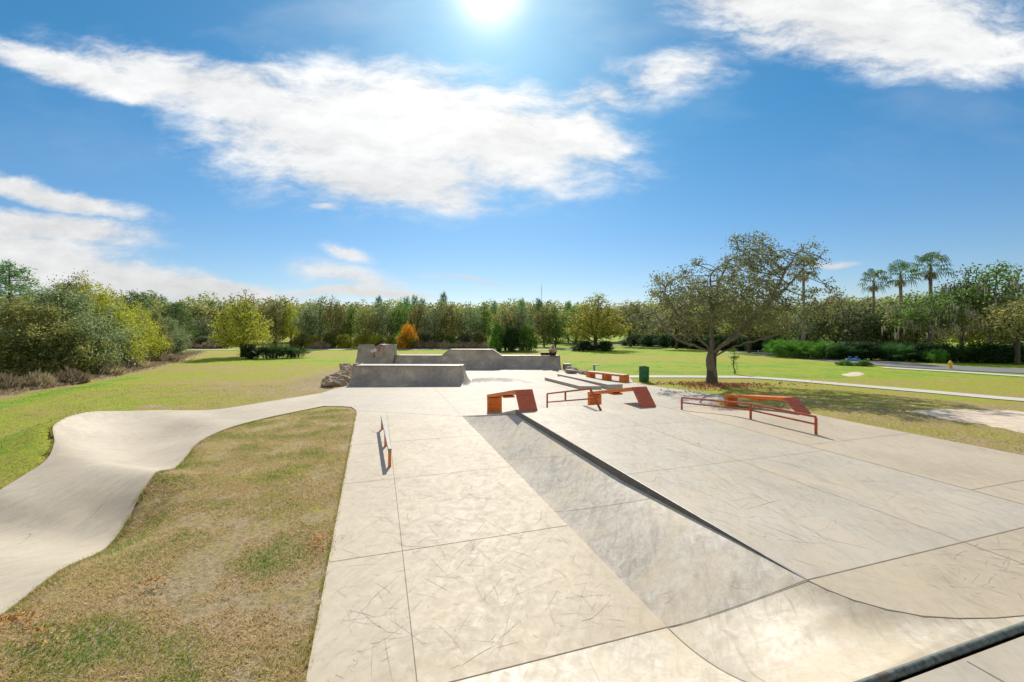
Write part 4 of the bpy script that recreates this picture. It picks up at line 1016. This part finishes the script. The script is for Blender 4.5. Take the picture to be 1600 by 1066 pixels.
# prototypes, unit height 1 m = real metre; base proportions height 8
P_ = {}
P_['broad'] = make_tree('broadleaf_tree', [(0, 0, 5.2, 3.0, 3.0, 2.2), (-1.3, .5, 4.2, 2.2, 2.2, 1.6), (1.4, -.4, 4.4, 2.2, 2.2, 1.7), (.2, 0, 6.7, 1.5, 1.5, 1.2)], 1.8, 420, .4, 3, .62, 17, .38, .30, 'olive')
P_['grey'] = make_tree('broadleaf_tree', [(0, 0, 5.0, 2.8, 2.8, 2.4), (-1.5, .5, 3.6, 2.0, 2.2, 1.7), (1.5, -.4, 4.1, 2.0, 2.2, 1.8), (-.4, 0, 6.9, 1.3, 1.3, 1.0), (.3, 0, 1.9, 2.8, 2.8, 1.5), (-.8, .6, 1.3, 2.4, 2.4, 1.1)], .8, 560, .4, 3, .6, 18, .38, .28, 'grey')
P_['green'] = make_tree('broadleaf_tree', [(0, 0, 4.8, 2.7, 2.7, 2.3), (-1.2, .4, 3.0, 2.2, 2.2, 1.7), (1.3, -.4, 3.4, 2.2, 2.2, 1.8), (.5, 0, 6.6, 1.4, 1.4, 1.2), (.3, 0, 1.7, 2.7, 2.7, 1.4)], .7, 520, .4, 3, .6, 18, .38, .28, 'green')
P_['yellow'] = make_tree('yellow_tree', [(0, 0, 3.7, 2.6, 2.6, 2.2), (-1.1, .4, 2.3, 2.3, 2.3, 1.3), (1.2, -.4, 2.5, 2.4, 2.4, 1.4), (.2, 0, 5.6, 1.4, 1.4, 1.2)], 1.0, 560, .35, 3, .5, 24, .30, .21, 'yellow')
P_['olive'] = make_tree('broadleaf_tree', [(0, 0, 5.0, 2.9, 2.7, 2.3), (-1.4, .5, 3.4, 2.0, 2.2, 1.7), (1.2, -.4, 4.8, 1.9, 2.0, 1.9), (.6, 0, 7.0, 1.2, 1.2, .9), (.3, 0, 1.8, 2.8, 2.8, 1.5)], .8, 540, .4, 3, .6, 18, .36, .28, 'olive')
P_['sparse'] = make_tree('sparse_tree', [(0, 0, 5.0, 2.2, 2.2, 2.6), (0, 0, 7.0, 1.0, 1.0, 1.0)], 1.6, 300, .4, 3, .6, 5, .34, .20, 'bare', rmax=.6)
def pine(name, **k):
    root = empty(name, **k); mb = MB(); mb.tube([(0, 0, -.1), (.05, 0, 3), (-.03, 0, 8)], [.17, .12, .03], 8); pts = []
    for i in range(34):
        z = 2.2+5.7*(i/34)**.9; a = i*2.4; l = 1.9*(1-(z/8.6)**2.2)+.3; tip = Vector((math.cos(a)*l, math.sin(a)*l, z+.35*l*.6)); mb.tube([(0, 0, z), tip*.5+Vector((0, 0, z*.5-.05)), tip], [.04, .03, .012], 5)
        for q in (.45, .65, .85, 1.0): 
            c = Vector((0, 0, z)).lerp(tip, q); pts.append((c.x, c.y, c.z))
    mb.build('trunk', M['bark_dark'], root, smooth=True)
    P = np.repeat(np.array(pts), 34, axis=0); P = P+rng.normal(size=P.shape)*.20; V, Fa, ti = leafquads(P, .26, 0, asp=.22); np_mesh('crown', V, Fa, L['pine'], root, tint=ti); return root
P_['pine'] = pine('pine_tree')
def bush(name, leaf, n, size, ells, dens=1.0, **k):
    root = empty(name, **k); C_ = []
    for e in ells:
        m = int(n*e[3]*e[5]/sum(q[3]*q[5] for q in ells)); nb = 64; b = rng.normal(size=(nb, 3)); b /= np.linalg.norm(b, axis=1)[:, None]; b *= (.55+.62*rng.random(nb)**1.5)[:, None]
        idx = rng.integers(0, nb, m); p = b[idx]+rng.normal(size=(m, 3))*(.07+.11*rng.random(nb))[idx][:, None]*np.array([1, 1, 1.35]); C_.append(p*np.array(e[3:6])+np.array(e[:3]))
    P = np.vstack(C_); P = P[P[:, 2] > .02]; V, Fa, ti = leafquads(P, size, .1); np_mesh('foliage', V, Fa, L[leaf], root, tint=ti)
    mb = MB()
    for i in range(9): 
        e = ells[i % len(ells)]; a = rng.random()*6.28; mb.tube([(e[0]*.4, e[1]*.4, -.05), (e[0]+.25*e[3]*math.cos(a), e[1]+.25*e[4]*math.sin(a), e[2]*.6), (e[0]+.6*e[3]*math.cos(a), e[1]+.6*e[4]*math.sin(a), e[2]+e[5]*.5)], [.06, .04, .012], 5)
    mb.build('stems', M['bark_dark'], root, smooth=True); return root
BE = [(0, 0, 1.6, 1.7, 1.7, 1.4), (-1.2, .3, 1.0, 1.3, 1.3, 1.0), (1.2, -.2, 1.1, 1.3, 1.3, 1.0), (.3, .2, 2.5, 1.0, 1.0, .8)]
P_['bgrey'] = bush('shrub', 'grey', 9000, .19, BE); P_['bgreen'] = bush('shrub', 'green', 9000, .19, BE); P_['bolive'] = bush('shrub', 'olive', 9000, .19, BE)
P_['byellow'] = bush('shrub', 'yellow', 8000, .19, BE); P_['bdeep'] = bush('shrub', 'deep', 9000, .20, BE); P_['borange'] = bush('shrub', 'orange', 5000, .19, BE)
def tuft(name, leaf, n=900, **k):
    root = empty(name, **k); V = []; Fa = []; T = []
    for i in range(n):
        a = rng.random()*6.28; rr = rng.random()**.6*2.2; x, y = math.cos(a)*rr, math.sin(a)*rr; h_ = (.5+1.6*rng.random())*(1.25-.3*rr); b_ = rng.random()*6.28; l_ = .15+.5*rng.random(); w_ = .035; q = len(V)
        dx, dy = math.cos(b_)*l_, math.sin(b_)*l_; V += [(x-dy*w_*2, y+dx*w_*2, -.02), (x+dy*w_*2, y-dx*w_*2, -.02), (x+dx*.5+w_, y+dy*.5, h_*.7), (x+dx*1.3, y+dy*1.3, h_)]; Fa.append((q, q+1, q+2, q+3)); T.append(rng.random())
    np_mesh('blades', np.array(V), np.array(Fa), L[leaf], root, tint=np.array(T)); return root
P_['bdry'] = tuft('tall_grass', 'dry'); P_['bbright'] = bush('shrub', 'bright', 8000, .22, BE)
# near brush uses finer leaves
BN = [(0, 0, 3.6, 2.3, 2.3, 1.9), (-1.5, .3, 2.0, 1.9, 1.9, 1.7), (1.6, -.2, 2.2, 1.9, 1.9, 1.8), (.3, .2, 5.2, 1.4, 1.4, 1.3), (0, -.6, 1.3, 2.3, 1.6, 1.3)]
P_['ngrey'] = bush('brush_tree', 'grey', 30000, .15, BN); P_['nolive'] = bush('brush_tree', 'olive', 30000, .15, BN); P_['nyellow'] = bush('brush_tree', 'yellow', 20000, .16, BN)
def fan(mbv, c, dirv, length, rad, nl=12, droop=.35):
    """fan palm leaf: petiole + radiating leaflets; appends to lists"""
    V, Fq_, T = mbv; c = np.array(c, float); d_ = np.array(dirv, float); d_ /= np.linalg.norm(d_); hub = c+d_*length
    up = np.array([0, 0, 1.]); s = np.cross(d_, up); s /= np.linalg.norm(s)+1e-9; n = np.cross(s, d_)
    ti = rng.random(); w_ = .025; b = len(V); V += [c-s*w_, c+s*w_, hub+s*w_, hub-s*w_]; Fq_.append((b, b+1, b+2, b+3)); T.append(ti)
    for i in range(nl):
        a = -1.9+3.8*i/(nl-1); l = rad*(.75+.25*math.cos(a*.7)); v = d_*math.cos(a)+s*math.sin(a); sd_ = np.cross(v, n); wd = rad*.13
        m_ = hub+v*l*.6; tip = hub+v*l-np.array([0, 0, droop*l*(.6+.8*rng.random())]); b = len(V)
        V += [hub, m_-sd_*wd*.5, tip, m_+sd_*wd*.5]; Fq_.append((b, b+1, b+2, b+3)); T.append(min(1, max(0, ti*.6+.4*rng.random())))
def fan_palm(name, h, nf=26, rad=.72, **k):
    root = empty(name, **k); mb = MB(); mb.tube([(0, 0, -.1), (.02, 0, .3), (.08, 0, h*.5), (.05, 0, h)], [.24, .17, .13, .12], 10); mb.build('trunk', M['palmbark'], root, smooth=True)
    L1 = ([], [], []); L2 = ([], [], [])
    for i in range(nf):
        a = i*2.39996; e = R(78-118*(i/nf)); fan(L1, (.05, 0, h), (math.cos(a)*math.cos(e), math.sin(a)*math.cos(e), math.sin(e)), .75+.5*rng.random(), rad, 11, .55)
    for i in range(12):
        a = i*2.4; fan(L2, (.05, 0, h-.15), (math.cos(a)*.42, math.sin(a)*.42, -1), .5, .55, 7, .3)
    for nm, LL, mt in (('fronds', L1, 'palm'), ('dead_fronds', L2, 'dry')):
        np_mesh(nm, np.array(LL[0]), np.array(LL[1]), L[mt], root, tint=np.array(LL[2]))
    return root
P_['palm'] = fan_palm('palm_tree', 8.0)
def palmetto(name, leaf='bright', **k):
    root = empty(name, **k); LL = ([], [], [])
    for i in range(150):
        a = rng.random()*6.28; rr = rng.random()**.6; c = (math.cos(a)*rr*1.5, math.sin(a)*rr*1.2, .1); e = R(25+60*rng.random()); b = a+rng.normal()*.5
        fan(LL, c, (math.cos(b)*math.cos(e), math.sin(b)*math.cos(e), math.sin(e)), .6+1.0*rng.random()*(1.1-rr*.5), .6, 9, .3)
    np_mesh('fronds', np.array(LL[0]), np.array(LL[1]), L[leaf], root, tint=np.array(LL[2]))
    mb = MB()
    for i in range(4): mb.tube([(i*.5-.8, 0, -.05), (i*.5-.7, .1, .5)], [.12, .08], 6)
    mb.build('stems', M['palmbark'], root); return root
P_['palmetto'] = palmetto('palmetto'); P_['palmettod'] = palmetto('palmetto', 'deep')
def moss_tree():
    root = make_tree('mossy_tree', [(0, 0, 5.4, 3.2, 3.0, 1.9), (-2.0, .5, 4.4, 2.0, 2.2, 1.3), (2.0, -.4, 4.6, 2.0, 2.2, 1.4), (.4, 0, 6.8, 1.8, 1.6, 1.1)], 1.9, 420, .4, 3, .62, 17, .36, .25, 'green', lean=(.5, 0), bk='bark')
    n = 520; nc = 46; a = rng.random(nc)*6.28; rr = np.sqrt(rng.random(nc))*3.7; ci = rng.integers(0, nc, n); x = (np.cos(a)*rr)[ci]+rng.normal(size=n)*.16; y = (np.sin(a)*rr*.9)[ci]+rng.normal(size=n)*.16; z = (2.8+3.4*rng.random(nc))[ci]+rng.normal(size=n)*.12; V = []; Fa = []; T = []
    for i in range(n):
        l = .25+.9*rng.random()**1.6; w_ = .03+.05*rng.random(); s = rng.random()*3.14; dx, dy = math.cos(s)*w_, math.sin(s)*w_; b = len(V)
        V += [(x[i]-dx, y[i]-dy, z[i]), (x[i]+dx, y[i]+dy, z[i]), (x[i]+dx*.8+.05, y[i]+dy*.8, z[i]-l*.6), (x[i]+.02, y[i], z[i]-l)]; Fa.append((b, b+1, b+2, b+3)); T.append(rng.random())
    np_mesh('moss', np.array(V), np.array(Fa), L['moss'], root, tint=np.array(T), kind='stuff'); return root
P_['moss'] = moss_tree()
PH = {'broad': 8.0, 'olive': 8.0, 'grey': 8.0, 'green': 7.9, 'yellow': 6.9, 'sparse': 8.0, 'pine': 8.2, 'palm': 8.9, 'palmetto': 2.0, 'palmettod': 2.0, 'moss': 8.0, 'ngrey': 6.8, 'nolive': 6.7, 'nyellow': 6.8, 'bdry': 2.2}
PW = {'broad': 7.2, 'olive': 7.2, 'grey': 7.2, 'green': 6.8, 'yellow': 6.9, 'sparse': 4.6, 'pine': 4.2, 'palm': 3.0, 'palmetto': 3.6, 'palmettod': 3.6, 'moss': 8.4, 'ngrey': 6.6, 'nolive': 6.6, 'nyellow': 6.6}
used = set()
def plant(kind, px, by, ty, wpx, label, cat='tree', group=None, wmul=None):
    """px: picture column of the foot, by: row of the foot, ty: row of the top, wpx: crown width -> real position, height, spread"""
    g = G(px, by); hgt = H+(HY-ty)/F*g.y; ph = PH.get(kind, 3.6); pw = PW.get(kind, 5.0); sz = hgt/ph; sx = wpx/F*g.y/pw
    o = P_[kind] if kind not in used else copy_tree(P_[kind]); used.add(kind)
    o.location = (g.x, g.y, float(ground_z(g.x, g.y)[0])); o.rotation_euler = (0, 0, rng.random()*6.28 if kind != 'moss' else rng.random()*.8)
    o.scale = (sx, sx, sz); o['label'] = label; o['category'] = cat
    if group: o['group'] = group
    elif 'group' in o: del o['group']
    return o
# --- left brush, near
plant('nolive', 40, 596, 462, 170, 'dark olive brush tree closest to the left edge of the picture')
plant('ngrey', 95, 589, 440, 175, 'grey-green bushy tree, second along the left brush', group=None)
plant('nyellow', 160, 577, 440, 125, 'yellow-green bushy tree rising in the middle of the left brush')
plant('ngrey', 175, 575, 470, 105, 'grey-green bushy tree right of the yellow-green one in the left brush')
plant('nolive', 120, 574, 428, 120, 'tall olive tree whose top is the highest of the left brush')
plant('nyellow', 205, 568, 470, 85, 'yellow-olive bushy tree near the right end of the left brush')
plant('nolive', 228, 563, 478, 70, 'small olive bushy tree, next to last at the right end of the left brush')
plant('ngrey', 262, 557, 492, 62, 'round grey-green shrub that ends the left brush by the mown grass')
plant('ngrey', 5, 580, 470, 150, 'grey-green tree behind the dark brush at the left edge')
plant('pine', 15, 562, 410, 95, 'bright green pine at the left edge rising over the brush')
plant('pine', 215, 551, 455, 60, 'dark pine rising behind the right half of the left brush')
plant('pine', 275, 550, 472, 60, 'pine just left of the big yellow-green tree')
for px, by in ((5, 611), (55, 606), (110, 599), (165, 586), (250, 566), (205, 576)):
    plant('bdry', px, by, by-15-(by-560)*.3, 50, 'tuft of dry brown undergrowth along the foot of the left brush', 'tall grass', 'dry undergrowth below the left brush')
# --- yellow-green tree with bushes
plant('yellow', 378, 558, 462, 105, 'yellow-green tree with a bare sparse top above a row of dark bushes')
plant('sparse', 384, 557, 443, 48, 'thin nearly leafless tree rising through the yellow-green tree')
plant('bdeep', 392, 560.5, 536, 40, 'dark green bush at the foot of the yellow-green tree, left of three', 'shrub')
plant('palmettod', 425, 560, 535, 44, 'dark green spiky bush in the middle of the row right of the yellow-green tree', 'shrub')
plant('palmettod', 458, 559, 538, 38, 'dark green spiky bush ending the row right of the yellow-green tree', 'shrub')
# --- front row of the distant treeline
row = [(300, 'bgreen', 515, 46), (318, 'grey', 492, 46), (335, 'byellow', 522, 40), (430, 'olive', 468, 50), (455, 'yellow', 470, 40), (478, 'grey', 478, 46), (500, 'grey', 460, 62), (523, 'olive', 462, 54),
       (548, 'green', 478, 44), (572, 'olive', 475, 50), (598, 'grey', 470, 50), (622, 'green', 470, 44), (655, 'olive', 470, 50), (680, 'grey', 474, 50), (705, 'olive', 470, 52), (735, 'grey', 472, 46), (755, 'green', 472, 44),
       (850, 'olive', 474, 52), (868, 'green', 478, 44)]
zone = lambda x: ('left of the tall concrete wall' if x < 545 else 'behind the tall concrete wall' if x < 620 else 'behind the raised middle of the ramp' if x < 770 else 'right of the large round bush')
kn = {'olive': 'olive', 'grey': 'grey-green', 'broad': 'olive', 'green': 'mid green', 'yellow': 'yellow-green', 'bgreen': 'green', 'byellow': 'yellow-green'}
for (px, kd, ty, wd) in row:
    plant(kd, px, 541.5+rng.random()*2, ty, wd, '%s tree of the distant treeline, %s' % (kn[kd], zone(px)), 'tree', 'distant treeline, front row')
for (px, ty) in ((592, 462), (635, 463), (648, 461), (660, 466), (693, 456), (772, 470), (815, 466), (842, 466), (888, 470), (330, 470), (255, 462), (240, 458)):
    plant('pine', px, 536.5, ty, 22, 'thin dark pine poking above the distant treeline' if px != 693 else 'tallest thin pine above the distant treeline near the picture centre', 'tree', None if px == 693 else 'pines above the distant treeline')
under = [(490, 'byellow', 522), (515, 'bgreen', 518), (540, 'byellow', 520), (565, 'byellow', 522), (590, 'byellow', 521), (612, 'byellow', 523), (470, 'bolive', 520), (700, 'bgreen', 520), (725, 'bgrey', 518), (750, 'bolive', 516), (345, 'bgreen', 522), (320, 'bgrey', 524), (665, 'bgrey', 516), (685, 'bolive', 514)]
for px, kd, ty in under:
    plant(kd, px, 543.6+rng.random()*.6, ty, 38, '%s bush under the distant treeline, %s' % ({'byellow': 'yellow-green', 'bgreen': 'green', 'bolive': 'olive', 'bgrey': 'grey-green'}[kd], zone(px)), 'shrub', 'bushes under the distant treeline')
plant('bgreen', 634, 545, 512, 40, 'rounded green bush beneath the orange-leaved one', 'shrub')
plant('borange', 637, 545.3, 502, 38, 'small tree with bright orange leaves at the foot of the treeline')
for px in (655, 675, 697, 718, 740, 760, 330, 300, 500): plant('bdry', px, 544.8, 531, 34, 'patch of dry brown tall weeds at the foot of the treeline', 'weeds', 'dry weeds along the treeline')
# big round bush
plant('olive', 790, 547.5, 476, 62, 'upright olive tree, left half of the large round bush mass')
plant('grey', 815, 547.5, 480, 58, 'upright grey-green tree, right half of the large round bush mass')
plant('bgreen', 778, 549, 500, 40, 'dark green shrub at the left foot of the large bush mass', 'shrub'); plant('bdeep', 798, 549.2, 506, 40, 'darkest green shrub at the middle foot of the large bush mass', 'shrub'); plant('bgreen', 823, 549, 502, 40, 'green shrub at the right foot of the large bush mass', 'shrub')
# right-centre
plant('yellow', 930, 546.5, 456, 108, 'spreading yellow-green tree above two clipped dark bushes')
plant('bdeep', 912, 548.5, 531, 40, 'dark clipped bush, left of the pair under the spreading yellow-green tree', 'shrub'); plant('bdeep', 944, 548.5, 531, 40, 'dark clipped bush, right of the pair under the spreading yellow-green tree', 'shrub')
plant('broad', 985, 541.5, 470, 80, 'olive tree on a thin trunk beyond the road, left of the large spreading tree')
plant('broad', 1057, 545.5, 480, 85, 'olive roadside tree seen behind the left limbs of the large tree')
plant('grey', 1090, 541, 486, 70, 'grey-green tree behind the trunk fork of the large tree')
plant('broad', 1171, 551, 474, 110, 'olive roadside tree with dark trunk right behind the large tree')
plant('green', 900, 539, 478, 60, 'mid green tree behind the left of the spreading yellow-green tree')
plant('grey', 1020, 538, 486, 70, 'grey-green tree beyond the road between the two roadside trunks')
plant('palm', 1255, 556, 407, 46, 'tall single palm rising behind the right of the large spreading tree')
plant('palmetto', 1222, 557.5, 526, 48, 'bright green palmetto clump at the road edge, left one of three', 'palmetto'); plant('palmetto', 1250, 559, 528, 48, 'bright green palmetto clump at the foot of the single palm', 'palmetto'); plant('palmetto', 1280, 560.5, 528, 52, 'bright green palmetto clump, rightmost beside the pale marker post', 'palmetto')
# right wood
plant('palm', 1366, 556, 427, 40, 'leftmost of the three tall palms on the right')
plant('palm', 1406, 557, 416, 50, 'middle one of the three tall palms on the right')
plant('palm', 1454, 557, 402, 56, 'rightmost and tallest of the three tall palms on the right')
rt = [(1215, 'olive', 549, 478, 80), (1262, 'grey', 552, 470, 90), (1305, 'olive', 553, 455, 100), (1345, 'grey', 556, 462, 95), (1385, 'green', 557, 478, 80), (1425, 'olive', 559, 468, 110), (1330, 'green', 549, 470, 90), (1400, 'green', 552, 468, 90)]
for px, kd, by, ty, wd in rt: plant(kd, px, by, ty, wd, '%s tree in the dense wood across the road, %s' % (kn[kd], 'left of the three palms' if px < 1350 else 'around the three palms'), 'tree', 'wood across the road')
plant('moss', 1448, 563, 446, 130, 'pale trunked tree draped with hanging moss below the tallest palm')
plant('moss', 1545, 562, 400, 135, 'tall dark tree hung with moss near the right edge')
plant('moss', 1500, 560, 430, 110, 'middle moss-hung tree between the tallest palm and the right edge')
plant('broad', 1590, 570, 462, 110, 'grey-green leafy tree with pale trunk at the right edge')
plant('grey', 1610, 566, 440, 120, 'grey-green tree half out of the picture behind the right edge')
for i, px in enumerate((1300, 1330, 1362, 1395, 1420, 1455, 1490, 1525, 1560, 1600, 1640)):
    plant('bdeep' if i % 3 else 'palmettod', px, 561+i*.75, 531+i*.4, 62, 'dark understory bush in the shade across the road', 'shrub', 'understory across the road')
for px, by in ((1395, 563), (1462, 566.5)): plant('palmetto', px, by, by-24, 30, 'green palmetto in front of the shaded wood across the road', 'palmetto', 'palmettos across the road')
for i in range(10):
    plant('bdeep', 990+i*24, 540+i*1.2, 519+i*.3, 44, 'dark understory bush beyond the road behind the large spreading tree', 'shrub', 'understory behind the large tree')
plant('bgreen', 1320, 570.8, 561.5, 26, 'low clipped shrub left of the blue valve pipes', 'shrub'); plant('bgreen', 1350, 571.8, 561.5, 28, 'low clipped shrub right of the blue valve pipes', 'shrub')
# sapling
sp = make_tree('sapling', [(0, 0, 1.3, .35, .35, .6)], .5, 60, .14, .9, .2, 9, .09, .12, 'bright', rb=.035, rt=.006, rmax=.8, label='slender young sapling with a few green leaves standing in the lawn', cat='tree'); sp.location = G(1147, 584)
for p_, k_ in P_.items():
    if p_ not in used:
        for c in kids(k_): bpy.data.objects.remove(c)
        bpy.data.objects.remove(k_)
# far wood as one mass
Vb = []; Fb = []; Tb = []; off_ = 0
def crown_pts(n, c, rx, rz): return in_ell(n, [(c[0], c[1], c[2], rx, rx, rz), (c[0]+rx*.5, c[1], c[2]+rz*.5, rx*.6, rx*.6, rz*.7)])
for i in range(150):
    ang = -1.05+2.1*(i+rng.random())/150; dist = (92+35*rng.random()) if ang < .35 else (78+30*rng.random()); x = math.sin(ang)*dist*1.1; y = max(math.cos(ang)*dist, 48)
    hgt = (7.8+2.6*rng.random())*dist/105
    P = crown_pts(1500, (x, y, hgt*.55), 4.6, hgt*.42); V, Fa, ti = leafquads(P, .62, .1); Vb.append(V); Fb.append(Fa+off_); Tb.append(.4*ti+.6*rng.random()); off_ += len(V)
np_mesh('woodland', np.vstack(Vb), np.vstack(Fb), L['olive'], tint=np.concatenate(Tb), kind='stuff', label='distant mixed wood closing the view behind the lawn and road', cat='woodland')
# dry strip along left brush
n = 9000; y = 14+44*rng.random(n); x = np.interp(y, BY, BX)+.6+rng.normal(size=n)*.6
V, Fa, ti = leafquads(np.stack([x, y, .04+.12*rng.random(n)], 1), .28, 0, asp=.12)
np_mesh('dry_grass', V, Fa, L['dry'], tint=ti, kind='stuff', label='strip of dry straw-coloured grass along the foot of the left brush', cat='dry grass')
print('faces', sum(len(o.data.polygons) for o in bpy.data.objects if o.type == 'MESH'), 'objects', len(bpy.data.objects))
